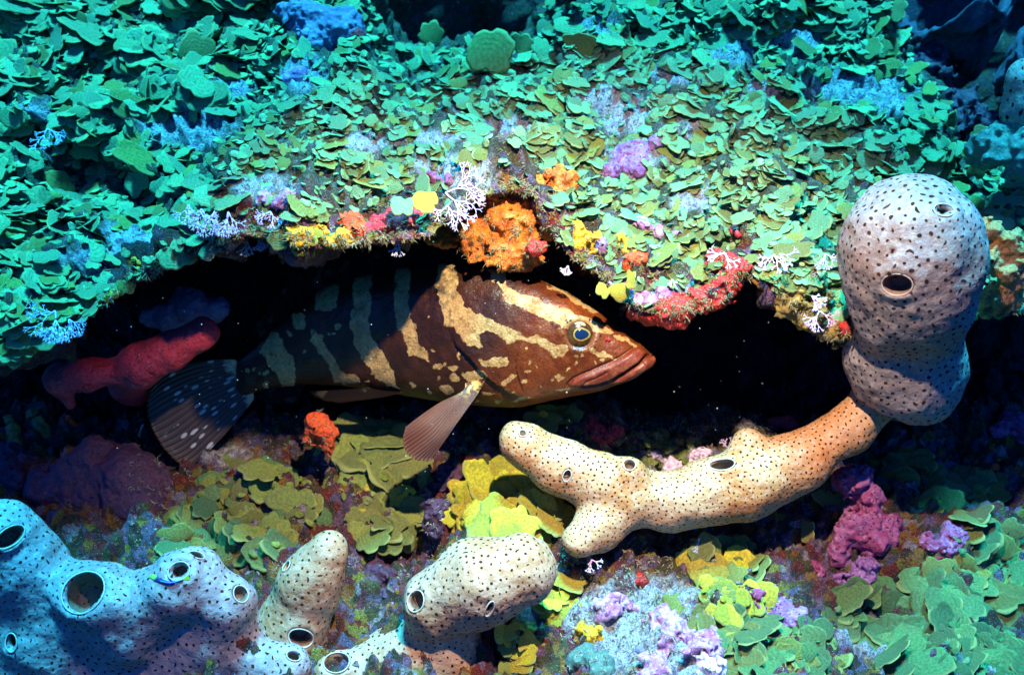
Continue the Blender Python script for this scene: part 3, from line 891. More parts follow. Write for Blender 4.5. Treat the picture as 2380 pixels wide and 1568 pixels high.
for (x, y, rx, ry) in ((1240, 905, 15, 14), (1225, 960, 22, 11), (1215, 805, 13, 13), (1545, 858, 17, 15), (1582, 848, 9, 9), (1545, 908, 10, 13), (1665, 908, 7, 12), (1715, 885, 9, 7), (1500, 943, 22, 11), (1432, 998, 26, 14), (1380, 1025, 15, 11), (1285, 935, 7, 7), (1320, 1055, 9, 7), (1205, 1022, 14, 10), (635, 935, 30, 24), (690, 920, 18, 16), (745, 1000, 32, 26), (700, 1080, 46, 30), (740, 945, 28, 16), (645, 1010, 16, 10), (585, 1095, 18, 12), (475, 1050, 14, 12), (600, 825, 14, 9), (575, 612, 10, 8), (970, 1105, 42, 13), (780, 865, 10, 26), (890, 1150, 16, 6), (1030, 1155, 22, 8), (495, 660, 14, 12), (70, 1010, 60, 24), (180, 1022, 14, 8)):
    c = Z5([(x, y)])[0]
    e = np.hypot((pj[:, 0] - c[0]) / (rx * .356), (pj[:, 1] - c[1]) / (ry * .356))
    pale = np.maximum(pale, (1 - e) * min(rx, ry) * .356)
for (x, y, r) in ((1740, 970, 22), (1690, 980, 16), (1985, 825, 16), (2145, 715, 14), (2180, 720, 12), (2210, 665, 22), (1885, 715, 16), (1735, 1050, 24), (1615, 955, 14), (1650, 945, 12)):
    c = Z4([(x, y)])[0]
    pale = np.maximum(pale, (1 - np.hypot(pj[:, 0] - c[0], pj[:, 1] - c[1]) / (r * .356)) * r * .356)
# dark freckles ringing the eye
dots = np.zeros(len(pp))
for (x, y) in ((1335, 150), (1372, 152), (1212, 180), (1255, 200), (1308, 225), (1308, 282), (1325, 348), (1415, 405), (1470, 408), (1590, 385), (1640, 285), (1600, 330), (1540, 150), (1345, 165)):
    c = Z2([(x, y)])[0]
    dots = np.maximum(dots, 1 - sstep(2.0, 3.6, np.hypot(pp[:, 0] - c[0], pp[:, 1] - c[1])))
redness = sstep(1090, 1290, pp[:, 0] + (pp[:, 1] - 800) * 0.5)
lipm = np.maximum(sstep(-3, 5, sdu), sstep(-3, 5, sdl))

n = NT('grouper_skin')
pa = n.attr('pale')
pm = n.ramp(n.math('ADD', pa, n.math('MULTIPLY', n.math('SUBTRACT', n.noise(420, 3, 0.6), 0.5), 7.0)), -1.2, 1.2)
brown = n.mix(n.ramp(n.noise(30, 4, 0.6), 0.35, 0.65), (0.028, 0.009, 0.005), (0.052, 0.015, 0.006))
redb = n.mix(n.ramp(n.noise(45, 5, 0.65), 0.35, 0.65), (0.120, 0.024, 0.005), (0.200, 0.048, 0.008))
c = n.mix(n.attr('red'), brown, redb)
c = n.mix(n.attr('lip'), c, n.mix(n.ramp(n.noise(60, 3, 0.6), 0.4, 0.65), (0.20, 0.036, 0.016), (0.29, 0.085, 0.045)))
tan = n.mix(n.ramp(n.noise(55, 5, 0.65), 0.35, 0.66), (0.56, 0.39, 0.15), (0.40, 0.25, 0.09))
tan = n.mix(n.math('MULTIPLY', n.ramp(n.noise(130, 5, 0.7), 0.52, 0.66), 0.6), tan, c)
c = n.mix(pm, c, tan)
c = n.mix(n.attr('dots'), c, (0.008, 0.005, 0.004))
sv = n.voro(360, None, 0.95)
c = n.mix(n.math('MULTIPLY', n.ramp(sv, 0.3, 0.62), 0.42), c, n.mix(1.0, c, (0.38, 0.34, 0.3), 'MULTIPLY'))
n.set(Base_Color=c, Roughness=0.42)
n.b.inputs['Specular IOR Level'].default_value = 0.45
n.bump(n.math('ADD', n.math('MULTIPLY', sv, -0.8), n.noise(240, 4, 0.6)), 0.35, 0.0012)
M['fish'] = n.m

ids = np.arange(nsl * nth).reshape(nsl, nth)
nx_ = np.roll(ids, -1, 1)
ff_ = np.stack([ids[:-1], ids[1:], nx_[1:], nx_[:-1]], -1).reshape(-1, 4)
if not flip: pass
# outward check
a_, b_, c_ = body[ff_[5000][0]], body[ff_[5000][1]], body[ff_[5000][2]]
fn = np.cross(b_ - a_, c_ - a_)
if fn @ bn_.reshape(-1, 3)[ff_[5000][0]] < 0: ff_ = ff_[:, ::-1]
faces_l = ff_.tolist() + [ids[0].tolist(), ids[-1][::-1].tolist()]
grouper = empty('grouper', P(1100, 900, 0.0))
tag(grouper, 'large brown grouper with pale tan bars resting under the ledge', 'fish')
mesh_obj('fish_body', body, faces_l, M['fish'], grouper, {'pale': pale, 'red': redness, 'lip': lipm, 'dots': dots})
FISH_BV = bvh_of((body, ff_))

def fan(name, base, rows, material, parent, nray=15, per=5, corr=0.0016, nl=26, attr_flip=False, edge=0.0, thick=0.0007):
    """fin: rows = successive curves of 3-D control points from the base to the tip, each resampled along the fin"""
    def resample(pts, m):
        pts = np.asarray(pts, float)
        t = np.linspace(0, len(pts) - 1, m)
        cpt, uu_ = catmull(pts[None], 200)
        return np.stack([np.interp(np.linspace(0, len(pts) - 1, m), uu_, cpt[0][:, i]) for i in range(3)], 1)
    m = nray * per + 1
    rs = np.stack([resample(r, m) for r in [base] + rows], 1)      # m, K, 3
    gsurf, uu_ = catmull(rs, nl)
    nn = grid_normals(gsurf)
    ph = np.arange(m) / per * 2 * math.pi
    s = np.linspace(0, 1, nl)
    wave = (np.cos(ph)[:, None] + 0.35 * np.cos(ph * 2.0 + 1)[:, None]) * corr * (0.35 + 0.65 * s)[None]
    gsurf = gsurf + nn * wave[..., None]
    if edge:
        d = gsurf[:, -1] - gsurf[:, -2]
        gsurf[:, -1] += d * (edge * (np.cos(ph) - 0.3 + 0.5 * np.sin(ph * 0.37)))[:, None]
    A, B = gsurf + nn * thick, gsurf - nn * thick
    v = np.concatenate([A.reshape(-1, 3), B.reshape(-1, 3)])
    f1 = grid_faces(m, nl); f2 = f1[:, ::-1] + m * nl
    i = np.arange(m * nl).reshape(m, nl); o = m * nl
    rimi = np.concatenate([i[:, 0], i[-1, 1:], i[::-1, -1][1:], i[0, ::-1][1:-1]])
    rr = np.roll(rimi, -1)
    f3 = np.stack([rimi, rr, rr + o, rimi + o], 1)
    al = np.tile(np.repeat(np.arange(m) / (m - 1), nl), 2); ou = np.tile(np.tile(s, m), 2)
    ray_ = np.tile(np.repeat(np.cos(ph), nl), 2)
    return mesh_obj(name, v, np.concatenate([f1, f2, f3]), material, parent, {'along': al, 'out': ou, 'ray': ray_})

def on_fish(px, py, lift=0.0):
    d = Vector(ray(px, py)).normalized()
    p, nn, i, t = FISH_BV.ray_cast(CV, d)
    return np.array(p - d * lift), np.array(nn)

n = NT('pectoral_fin_skin')
o_ = n.attr('out'); ry_ = n.attr('ray')
c = n.mix(n.ramp(ry_, -0.7, 0.9), (0.045, 0.014, 0.007), (0.13, 0.045, 0.022))
c = n.mix(n.math('MULTIPLY', n.ramp(n.noise(50, 4, 0.6), 0.35, 0.7), 0.5), c, (0.10, 0.045, 0.03))
c = n.mix(n.math('MULTIPLY', n.ramp(o_, 0.02, 0.34, 1.0, 0.0), n.ramp(n.noise(120, 3, 0.6), 0.40, 0.58)), c, (0.58, 0.44, 0.13))
n.set(Base_Color=c, Roughness=0.5)
n.bump(n.noise(300, 3), 0.3, 0.001)
M['pectoral'] = n.m
b0, _ = on_fish(*Z5([(820, 1030)])[0], -0.004); b1, _ = on_fish(*Z5([(958, 1000)])[0], -0.004)
yb = b0[1]
Q = lambda z, Y: P(*z, Y)
prow = lambda pts, Y: [Q(p, y) for p, y in zip(Z5(pts), Y)]
fan('pectoral_fin', [b0, (b0 + b1) / 2 - np.array((0, .003, 0)), b1], [
    prow([(800, 1095), (845, 1090), (905, 1100)], (yb - .012, yb - .018, yb - .016)),
    prow([(640, 1175), (700, 1215), (760, 1285), (800, 1245)][:3] if False else [(650, 1165), (720, 1225), (800, 1250)], (yb - .030, yb - .040, yb - .038)),
    prow([(500, 1265), (560, 1330), (640, 1385), (715, 1370)], (yb - .040, yb - .055, yb - .058, yb - .052)),
    prow([(435, 1320), (412, 1400), (432, 1490), (500, 1538), (595, 1545)], (yb - .045, yb - .058, yb - .066, yb - .068, yb - .062))],
    M['pectoral'], grouper, 15, 5, 0.0012, 30, edge=0.22)

n = NT('tail_fin_skin')
al, o_ = n.attr('along'), n.attr('out')
cb = n.t.nodes.new('ShaderNodeCombineXYZ')
n.put(cb.inputs[0], n.math('MULTIPLY', al, 15.0)); n.put(cb.inputs[1], n.math('MULTIPLY', o_, 8.0))
v_ = n.voro(1.0, cb.outputs[0], 0.8)
spt = n.ramp(v_, 0.26, 0.36, 1.0, 0.0)
c = n.mix(n.ramp(n.attr('ray'), -0.6, 0.9), (0.016, 0.010, 0.010), (0.050, 0.024, 0.016))
c = n.mix(n.math('MULTIPLY', spt, n.ramp(o_, 0.75, 0.98, 1.0, 0.0)), c, (0.34, 0.34, 0.32))
c = n.mix(n.ramp(n.math('ADD', o_, n.math('MULTIPLY', n.noise(55, 3, 0.6), 0.32)), 0.22, 0.30, 1.0, 0.0), c, (0.50, 0.38, 0.20))
n.set(Base_Color=c, Roughness=0.55)
M['tail'] = n.m
trow = lambda pts, Y: [Q(p, y) for p, y in zip(Z4(pts), Y)]
fan('tail_fin', trow([(1540, 885), (1590, 960), (1640, 1050), (1660, 1140)], (.065, .065, .065, .065)), [
    trow([(1420, 885), (1450, 1010), (1530, 1130), (1600, 1220)], (.060, .058, .056, .055)),
    trow([(1250, 915), (1270, 1080), (1360, 1240), (1470, 1370)], (.052, .046, .042, .040)),
    trow([(1080, 985), (1080, 1180), (1180, 1390), (1310, 1530)], (.044, .034, .026, .024)),
    trow([(980, 1080), (965, 1250), (1060, 1450), (1205, 1600)], (.040, .026, .016, .012))],
    M['tail'], grouper, 17, 5, 0.0009, 30, edge=0.1)

n = NT('dark_fin_skin')
c = n.mix(n.ramp(n.attr('ray'), -0.6, 0.9), (0.004, 0.003, 0.004), (0.010, 0.006, 0.005))
c = n.mix(n.math('MULTIPLY', n.ramp(n.noise(38, 3, 0.6), 0.58, 0.66), 0.6), c, (0.05, 0.04, 0.03))
n.set(Base_Color=c, Roughness=0.7)
n.b.inputs['Specular IOR Level'].default_value = 0.05
M['dark_fin'] = n.m
dx = [612, 650, 700, 760, 843, 930, 1020, 1100, 1160]
dyv = [float(ftop(x)) + 6 for x in dx]
dY = [float(fcen(x)) for x in dx]
hgt = [26, 42, 50, 52, 48, 50, 46, 36, 10]
fan('dorsal_fin', [P(x, y, Y) for x, y, Y in zip(dx, dyv, dY)], [
    [P(x - 10, y - h * .55, Y) for x, y, Y, h in zip(dx, dyv, dY, hgt)],
    [P(x - 24, y - h, Y + .004) for x, y, Y, h in zip(dx, dyv, dY, hgt)]], M['dark_fin'], grouper, 24, 4, 0.0009, 12, edge=0.8)
fan('pelvic_fin', [P(950, 906, -.01), P(920, 905, .0), P(890, 900, .01)], [
    [P(890, 922, -.02), P(860, 916, -.01), P(835, 904, .0)],
    [P(790, 936, -.02), P(750, 930, -.01), P(720, 912, .01)]], M['dark_fin'], grouper, 8, 5, 0.0008, 16, edge=0.3)
fan('anal_fin', [P(720, 886, .042), P(680, 890, .048), P(640, 894, .055)], [
    [P(700, 915, .04), P(655, 915, .046), P(612, 908, .055)],
    [P(690, 934, .038), P(640, 938, .044), P(590, 925, .054)]], M['dark_fin'], grouper, 8, 5, 0.0008, 12, edge=0.3)

# eye
ep, en = on_fish(*eye_px)
en = en if en @ (CAM - ep) > 0 else -en
en = en * 0.75 + np.array((0.0, -0.25, 0.1)); en /= np.linalg.norm(en)
er = 35 * mpp(ep[1])
ex = np.cross(np.array((0, 0, 1.0)), en); ex /= np.linalg.norm(ex)
if ex[0] < 0: ex = -ex
ez = np.cross(ex, en); ez = ez if ez[2] > 0 else -ez
def dome(name, rx, ry, hgt, lift, material, parent, shape=None, nr=14, na=48, hole=0.0, ox=0, oz=0):
    V = []; Rr = []
    rs = np.linspace(hole, 1, nr)
    for r_ in rs:
        for a in np.linspace(0, 2 * math.pi, na, endpoint=False):
            s = shape(a) if shape else 1.0
            x, z = rx * r_ * s * math.cos(a) + ox, ry * r_ * s * math.sin(a) + oz
            V.append(ep + ex * x + ez * z + en * (lift + hgt * math.sqrt(max(0, 1 - r_ * r_ * 0.98))))
            Rr.append(r_)
    Fq = grid_faces(nr, na).tolist()
    ii = np.arange(nr * na).reshape(nr, na)
    Fq += np.stack([ii[:-1, -1], ii[1:, -1], ii[1:, 0], ii[:-1, 0]], -1).tolist()
    if hole == 0: pass
    V = np.array(V)
    f0 = Fq[na * 3]
    if np.cross(V[f0[1]] - V[f0[0]], V[f0[2]] - V[f0[0]]) @ en < 0: Fq = [f[::-1] for f in Fq]
    return mesh_obj(name, V, Fq, material, parent, {'rad': Rr})
n = NT('eye_ball_skin')
r_ = n.attr('rad')
sep = n.t.nodes.new('ShaderNodeSeparateXYZ'); n.put(sep.inputs[0], n.co)
c = n.mix(n.ramp(r_, 0.55, 0.80), (0.030, 0.014, 0.005), (0.022, 0.014, 0.010))
c = n.mix(n.math('MULTIPLY', n.ramp(n.noise(150, 3), 0.42, 0.6), n.ramp(r_, 0.45, 0.6)), c, (0.06, 0.030, 0.010))
c = n.mix(n.ramp(r_, 0.86, 0.90), c, (0.16, 0.10, 0.035))
c = n.mix(n.ramp(r_, 0.93, 0.965), c, (0.02, 0.012, 0.008))
n.set(Base_Color=c, Roughness=0.22)
n.b.inputs['Specular IOR Level'].default_value = 0.2
M['eye'] = n.m
M['iris'] = plain_mat('eye_iris_gold', (0.30, 0.19, 0.03), (0.20, 0.12, 0.02), 600, 0.3, 0.2)
n = NT('eye_pupil'); n.set(Base_Color=n.mix(n.noise(120), (0.004, 0.008, 0.035), (0.004, 0.022, 0.06)), Roughness=0.10)
n.b.inputs['Specular IOR Level'].default_value = 0.22
M['pupil'] = n.m
M['eye_patch'] = plain_mat('eye_pale_patch', (0.50, 0.42, 0.24), (0.36, 0.28, 0.14), 300, 0.35, 0.2)
eye = dome('eye', er, er, er * 0.42, -0.002, M['eye'], grouper)
tear = lambda a: 1 + 0.28 * max(0, math.cos(a)) ** 4 - 0.05 * math.cos(2 * a)
dome('iris', er * .53, er * .44, er * .07, -0.002 + er * .375, M['iris'], None, tear, ox=0.03 * er).parent = eye
dome('pupil', er * .46, er * .36, er * .09, -0.002 + er * .385, M['pupil'], None, tear, ox=0.03 * er).parent = eye
for (ox, oz, a, b, t_) in ((-0.02, 0.72, .34, .11, 0), (.22, .62, .16, .10, 0)):
    hh = math.sqrt(max(0, 1 - (ox * ox + oz * oz))) * er * .42
    dome('pale_patch', er * a, er * b, er * .02, -0.002 + hh - er * .0, M['eye_patch'], None, None, 5, 20, ox=ox * er, oz=oz * er).parent = eye

# ------------------------------------------------------------------ leafy algae
def frond_mesh(name, seed, nr=6, na=28, lobes=2, wide=1.0, cup=0.12, ruf=0.10, thick=0.012):
    """a rounded plate hinged at the origin and growing along +Y, its rim wavy and lobed"""
    rg = np.random.default_rng(seed)
    ph = rg.uniform(0, 6.28, 8); am = rg.uniform(0.3, 1, 8)
    th_ = np.linspace(0, 2 * math.pi, na, endpoint=False)                 # 0 = outer rim
    Rr = 0.92 + 0.12 * am[0] * np.sin(lobes * th_ + ph[0]) + 0.30 * (.3 + .7 * am[1]) * (np.abs(np.sin((lobes + 1 + seed % 3) * th_ / 2 + ph[1])) ** .55 - .7) + 0.04 * np.sin(7 * th_ + ph[2]) + 0.025 * np.sin(13 * th_ + ph[6])
    back = (1 - np.cos(th_)) / 2
    Rr = Rr * (1 - 0.45 * back ** 6)
    V = []; rad = []
    for r_ in np.linspace(0.0, 1, nr):
        r2 = r_ ** 0.8
        x = Rr * r2 * np.sin(th_) * wide; y = Rr * r2 * np.cos(th_) + 0.72
        rr_ = np.hypot(x, y) / 1.5
        an = np.arctan2(x, y)
        z = cup * rr_ ** 2 * 1.6 + ruf * rr_ ** 1.6 * (am[4] * np.sin(2.2 * an + ph[4]) + 0.55 * am[5] * np.sin(4.5 * an + ph[5])) - 0.12 * rr_ ** 3
        V.append(np.stack([x, y, z], 1)); rad.append(np.maximum(rr_ * 0.55, 0) + 0.45 * r2)
    A = np.concatenate(V); B = A - np.array((0, 0, thick)); B[-na:, 2] += thick * 0.5
    i = np.arange(nr * na).reshape(nr, na); nx2 = np.roll(i, -1, 1); o = nr * na
    f1 = np.stack([i[:-1], i[1:], nx2[1:], nx2[:-1]], -1).reshape(-1, 4)
    v = np.concatenate([A, B])
    a, b, c = v[f1[-3][0]], v[f1[-3][1]], v[f1[-3][2]]
    if np.cross(b - a, c - a)[2] < 0: f1 = f1[:, ::-1]
    rim = i[-1]; rr = np.roll(rim, -1)
    fcs = np.concatenate([f1, f1[:, ::-1] + o, np.stack([rim, rr, rr + o, rim + o], 1)])
    return v, fcs, np.clip(np.tile(np.concatenate(rad), 2), 0, 1), np.concatenate([np.zeros(o), np.ones(o)])

BIG = []
for k in range(16):
    BIG.append(frond_mesh('frond', 100 + k, 7, 42, 2 + k % 3, (1.0, 1.25, 0.9, 1.1)[k % 4], (0.05, 0.15, -0.06, -0.20)[k % 4], (0.12, 0.22, 0.16)[k % 3]))
SMALL = [frond_mesh('frond', 200 + k, 3, 11, 2, 1.1, 0.12, 0.22, 0.02) for k in range(8)]
BIGME = {}
def frond_data(k, mk):
    if (k, mk) not in BIGME:
        v, f, rad, un = BIG[k]
        me = bpy.data.meshes.new('frond')
        me.from_pydata(v.tolist(), [], f.tolist())
        me.polygons.foreach_set('use_smooth', np.ones(len(me.polygons), bool))
        for nm, a in (('rad', rad), ('under', un)):
            me.attributes.new(nm, 'FLOAT', 'POINT').data.foreach_set('value', a.astype(np.float32))
        me.materials.append(M[mk]); me.update()
        BIGME[(k, mk)] = me
    return BIGME[(k, mk)]

def frame(gdir, up):
    g_ = np.asarray(gdir, float); g_ = g_ / np.linalg.norm(g_)
    u_ = up - g_ * (up @ g_); u_ = u_ / (np.linalg.norm(u_) + 1e-9)
    return np.stack([np.cross(g_, u_), g_, u_], 1)

def put_frond(p, fr, size, mk, parent=None, k=None, name='frond', sx=1.0):
    k = random.randrange(len(BIG)) if k is None else k
    o = bpy.data.objects.new(name, frond_data(k, mk))
    COL.objects.link(o)
    m = Matrix([[fr[i][j] for j in range(3)] for i in range(3)]).to_4x4()
    loc = Vector(p) - (Vector(parent.location) if parent else Vector((0, 0, 0)))
    o.matrix_local = Matrix.Translation(loc) @ m @ Matrix.Diagonal((size * sx, size, size * 1.0, 1))
    if parent: o.parent = parent
    return o

class Batch:
    def __init__(s): s.v = []; s.f = []; s.r = []; s.u = []; s.n = 0
    def add(s, p, fr, size):
        v, f, rad, un = SMALL[random.randrange(len(SMALL))]
        s.v.append(p + (v * size) @ fr.T); s.f.append(f + s.n); s.r.append(rad); s.u.append(un); s.n += len(v)
    def build(s, mk, parent):
        if not s.v: return
        o = mesh_obj('small_fronds', np.concatenate(s.v), np.concatenate(s.f), M[mk], parent, {'rad': np.concatenate(s.r), 'under': np.concatenate(s.u)})
        o['kind'] = 'stuff'

def clump(name, label, pts, mk, small=(), mk_small=None, cat='algae', group='leafy algae on the reef'):
    """pts: list of (p, frame, size, sx)"""
    c = np.mean([q_[0] for q_ in pts], 0)
    root = empty(name, c)
    tag(root, label, cat, group)
    for (p, fr, size, sx) in pts:
        put_frond(p, fr, size, mk if isinstance(mk, str) else random.choice(mk), root, sx=sx)
    if small:
        b = Batch()
        for (p, fr, size, sx) in small: b.add(p, fr, size)
        b.build(mk_small or 'small_green', root)
    return root

UPW = np.array((0, 0, 1.0)); TOCAM = np.array((0, -1.0, 0))
def ledge_frame(n, steep=0.0):
    down = -UPW + n * (n @ UPW); down /= np.linalg.norm(down) + 1e-9     # straight down the slope
    side_ = np.cross(n, down)
    gd = down * random.uniform(0.5, 1.0) + side_ * random.gauss(0, 0.65) + n * random.uniform(0.08, 0.55) + TOCAM * 0.25
    up = n * 0.8 + UPW * 0.5 + TOCAM * 0.15 + rng.normal(0, 0.22, 3)
    return frame(gd, up)

LEDGE_SEEDS = [
    (60, 60, 'turquoise leafy algae at the ledge corner beside a purple fan'), (300, 90, 'turquoise leafy algae in long flat shelves beside the upright brown leaf'),
    (560, 60, 'stacked wavy algae shelves next to the blue purple sponge patch'), (790, 40, 'turquoise leafy algae overhanging the dark gap beside the blue purple patch'),
    (60, 250, 'leafy algae around the sandy blue patch above the dark hollow'), (200, 200, 'big rounded algae shelves stacked above the dark hollow'),
    (380, 190, 'turquoise leafy algae just above the large sandy blue patch'), (600, 280, 'leafy algae between the sandy blue patch and the red speckled rock'),
    (300, 340, 'pale turquoise algae leaves hanging under the sandy blue patch'), (200, 470, 'layered algae shelf on the lower ledge above the yellow crusts'),
    (60, 600, 'broad algae sheet spreading over the low ledge beside the branching white coral'), (380, 500, 'small rounded algae leaves beside the row of drooping lace coral'),
    (720, 200, 'leafy algae around the round ringed leaf on the ledge'), (880, 230, 'pointed algae leaves sheltering small orange sponge dots'),
    (1000, 90, 'dark green algae leaves at the rim of the deep blue gap'), (1120, 200, 'leafy algae at the foot of the tall upright fan leaf'),
    (720, 370, 'small yellowish algae leaves on the red and purple speckled ledge edge'), (900, 370, 'yellow green algae leaves above the crimson sponge crust'),
    (1060, 310, 'small algae leaves scattered over the pale crusted middle of the ledge'), (1250, 310, 'pale fan shaped algae leaves above the dark arch'),
    (1330, 110, 'dense turquoise algae beside the pale streaked rock near the ridge'), (1500, 60, 'bright turquoise algae on the ridge with a striped goby'),
    (1480, 210, 'bright crinkled algae leaves around the white encrusted stone'), (1680, 90, 'dense bright algae carpet along the top ridge'),
    (1880, 60, 'leafy algae beside the small feather worm near the ridge end'), (1700, 240, 'dense overlapping algae carpet in the middle of the bright slope'),
    (1900, 190, 'leafy algae bordering the long white sandy streak'), (2080, 130, 'large rounded algae leaves above the dark blue hollow'),
    (1620, 370, 'algae leaves beside the violet crusted boulder'), (1850, 330, 'dense algae leaves on the slope above the broad drooping shelf'),
    (2060, 310, 'fine algae leaves sloping down towards the dark upright leaf'), (1780, 460, 'large folded algae shelves over the red crusted hollow'),
    (1500, 480, 'yellow green crinkled algae on the jutting nose of the ledge'), (1930, 450, 'algae leaves draped beside the top of the swollen tube sponge'),
    (2250, 380, 'fine turquoise algae behind the swollen tube sponge'), (2350, 340, 'pale turquoise algae on the mound under the dark vase sponge'),
    (2330, 480, 'small turquoise algae leaves beside the orange lumpy sponge'),
]
seeds = np.array([(a, b) for a, b, _ in LEDGE_SEEDS], float)
big_by = {i: [] for i in range(len(seeds))}; small_by = {i: [] for i in range(len(seeds))}
def bare_at(px, py):
    return any(((px - a) / (rx * .85)) ** 2 + ((py - b) / (ry * .85)) ** 2 < 1 for a, b, rx, ry in bare_spots)
def want(px, py):
    lp = float(LIP(px)); tp = float(TOP(px))
    if py > lp - 12 or py < tp + 4: return 0
    dens = 1.0 if px > 1250 else 0.9
    if 520 < px < 1300: dens *= 0.40 + 0.6 * min(1, (lp - py) / 230)
    if bare_at(px, py): dens *= 0.15
    if 520 < px < 1310 and lp - py < 85: dens *= 0.42
    if 1310 <= px < 1760 and lp - py < 130: dens *= 0.36
    if ((px - 200) / 210) ** 2 + ((py - 400) / 55) ** 2 < 1: dens *= 0.35
    return dens
def place(px, py, sz, yaw, tip):
    p, n_ = hit(px, py)
    if p is None or p[1] > 0.62: return
    down = -UPW + n_ * (n_ @ UPW); down /= np.linalg.norm(down) + 1e-9
    ns = n_ * .45 + np.array((0, -.55, .75)) * .55; ns /= np.linalg.norm(ns)
    dn = np.array((0, -.8, -.6)); dn = dn - ns * (dn @ ns); dn /= np.linalg.norm(dn)
    sd_ = np.cross(ns, dn)
    gd = dn * math.cos(yaw) + sd_ * math.sin(yaw) + ns * tip
    fr = frame(gd, ns + rng.normal(0, .14, 3))
    m = mpp(p[1])
    i = int(np.argmin(((seeds - np.array((px, py))) ** 2 * np.array((1, 2.0))).sum(1)))
    rec = (p - fr[:, 1] * sz * m * 0.55 + n_ * 0.0025, fr, sz * m, random.uniform(0.95, 1.35))
    (big_by if sz > 14.5 else small_by)[i].append(rec)
for jy in np.arange(-40, 860, 40):
    for jx in np.arange(-90, 2480, 52):
        cx0 = jx + random.uniform(-28, 28); cy0 = jy + random.uniform(-19, 19)
        if random.random() > want(cx0, cy0): continue
        big = 1.4 if cx0 < 560 else (0.95 if cx0 < 1250 else 1.02)
        yaw0 = random.gauss(0, .5); tip0 = random.uniform(-.04, .20)
        upright = random.random() < .10
        for _ in range(random.randint(4, 7)):
            px = cx0 + random.gauss(0, 24 * big); py = cy0 + random.gauss(0, 14 * big)
            if random.random() > want(px, py) * 1.3: continue
            place(px, py, random.choice((13, 16, 19, 22, 27)) * big * random.uniform(.75, 1.25), yaw0 + random.gauss(0, .45), tip0 + random.uniform(-.10, .16) + (.7 if upright else 0))
for jy in np.arange(-40, 860, 15):
    for jx in np.arange(-90, 2480, 24):
        px = jx + random.uniform(-12, 12); py = jy + random.uniform(-8, 8)
        if random.random() > want(px, py) * .8: continue
        place(px, py, random.uniform(6, 14), random.gauss(0, .9), random.uniform(0, .9))
for i, (_, _, lab) in enumerate(LEDGE_SEEDS):
    if big_by[i]:
        x_, y_ = seeds[i]
        warm = 520 < x_ < 1650 and y_ > 300
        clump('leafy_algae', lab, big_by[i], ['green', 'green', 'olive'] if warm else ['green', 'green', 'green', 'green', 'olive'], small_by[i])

def single(px, py, size, gdir, up, mk, label, k=0, depth=None, sx=1.0, name='algae_leaf', extra=()):
    if depth is None:
        p, n_ = hit(px, py)
    else: p = P(px, py, depth)
    root = empty(name, p); tag(root, label, 'algae', 'large algae leaves')
    put_frond(p, frame(np.array(gdir, float), np.array(up, float)), size * .74 * mpp(p[1]), mk, root, k, sx=sx)
    for (dx_, dy_, s_, gd, u2, kk) in extra:
        put_frond(P(px + dx_, py + dy_, p[1] - 0.004), frame(np.array(gd, float), np.array(u2, float)), s_ * .74 * mpp(p[1]), mk, root, kk)
    return root
F_ = (0, -1, 0.25)
single(478, 152, 62, (-.5, -.1, .9), (0, -1, .2), 'olive', 'tall dark olive leaf standing upright beside a smaller round leaf', 2, extra=((70, -2, 34, (.2, -.3, -.8), F_, 4),))
single(1125, 178, 84, (.25, -.1, 1), (-.1, -1, .2), 'olive', 'tall upright fan leaf with pale edge against the deep blue gap', 6)
single(1205, 130, 40, (.3, -.05, .9), (-.4, -1, .1), 'olive', 'narrow brownish leaf leaning beside the tall upright fan leaf', 4)
single(1340, 130, 42, (.3, -.1, .9), (0, -1, .2), 'olive', 'upright yellow brown fan leaf near the pale streaked rock', 1)
single(1010, 110, 44, (-.2, -.1, 1), (.2, -1, .2), 'olive', 'pointed dark green leaf standing at the rim of the blue gap', 10)
single(730, 205, 46, (.3, -.5, -.6), (0, -1, .55), 'green', 'round ringed leaf with an orange speck at its centre', 5, sx=1.1)
single(2215, 320, 50, (-.35, -.1, 1), (.3, -1, .1), 'brown', 'dark narrow leaf rising out of the slope by the blue hollow', 1, sx=.45, extra=((35, 8, 52, (.9, -.2, .1), (0, -1, .4), 3), (45, 40, 44, (.7, -.3, -.6), (.2, -1, .2), 7)))
single(1840, 520, 60, (.3, -.5, -.75), (.1, -1, .45), 'green', 'broad drooping pale green leaf over the blue grey lace coral', 9, extra=((-30, -14, 50, (-.5, -.5, -.6), (-.1, -1, .5), 2), (35, -12, 44, (.9, -.4, -.2), (.1, -.9, .5), 12)))
single(1718, 500, 52, (-.4, -.5, -.7), (0, -1, .4), 'green', 'cupped pale leaf folded on itself above the red crusts', 0)
single(1438, 655, 34, (.1, -.4, -.9), (0, -1, .1), 'yellow', 'pair of bright lime leaves hanging over the grouper snout', 3, depth=-.118, extra=((-25, 8, 28, (-.6, -.4, -.5), (0, -1, .2), 8), (15, -5, 26, (.5, -.4, .1), (0, -1, .3), 5)))
single(712, 520, 44, (-.15, -.3, -1), (0, -1, .15), 'yellow', 'long pale lime leaf dangling from the ledge lip above the fish back', 13, depth=-.185, extra=((-8, 40, 30, (-.3, -.3, -.9), (.2, -1, .1), 6),))
single(940, 455, 40, (-.2, -.5, -.8), (0, -1, .4), 'green', 'rounded lime leaf over the crimson crust beside the lace coral', 8, depth=-.175)
single(985, 440, 46, (.1, -.5, -.8), (.3, -1, .3), 'yellow', 'yellow green lobed leaf touching the white lace coral', 12, depth=-.165)

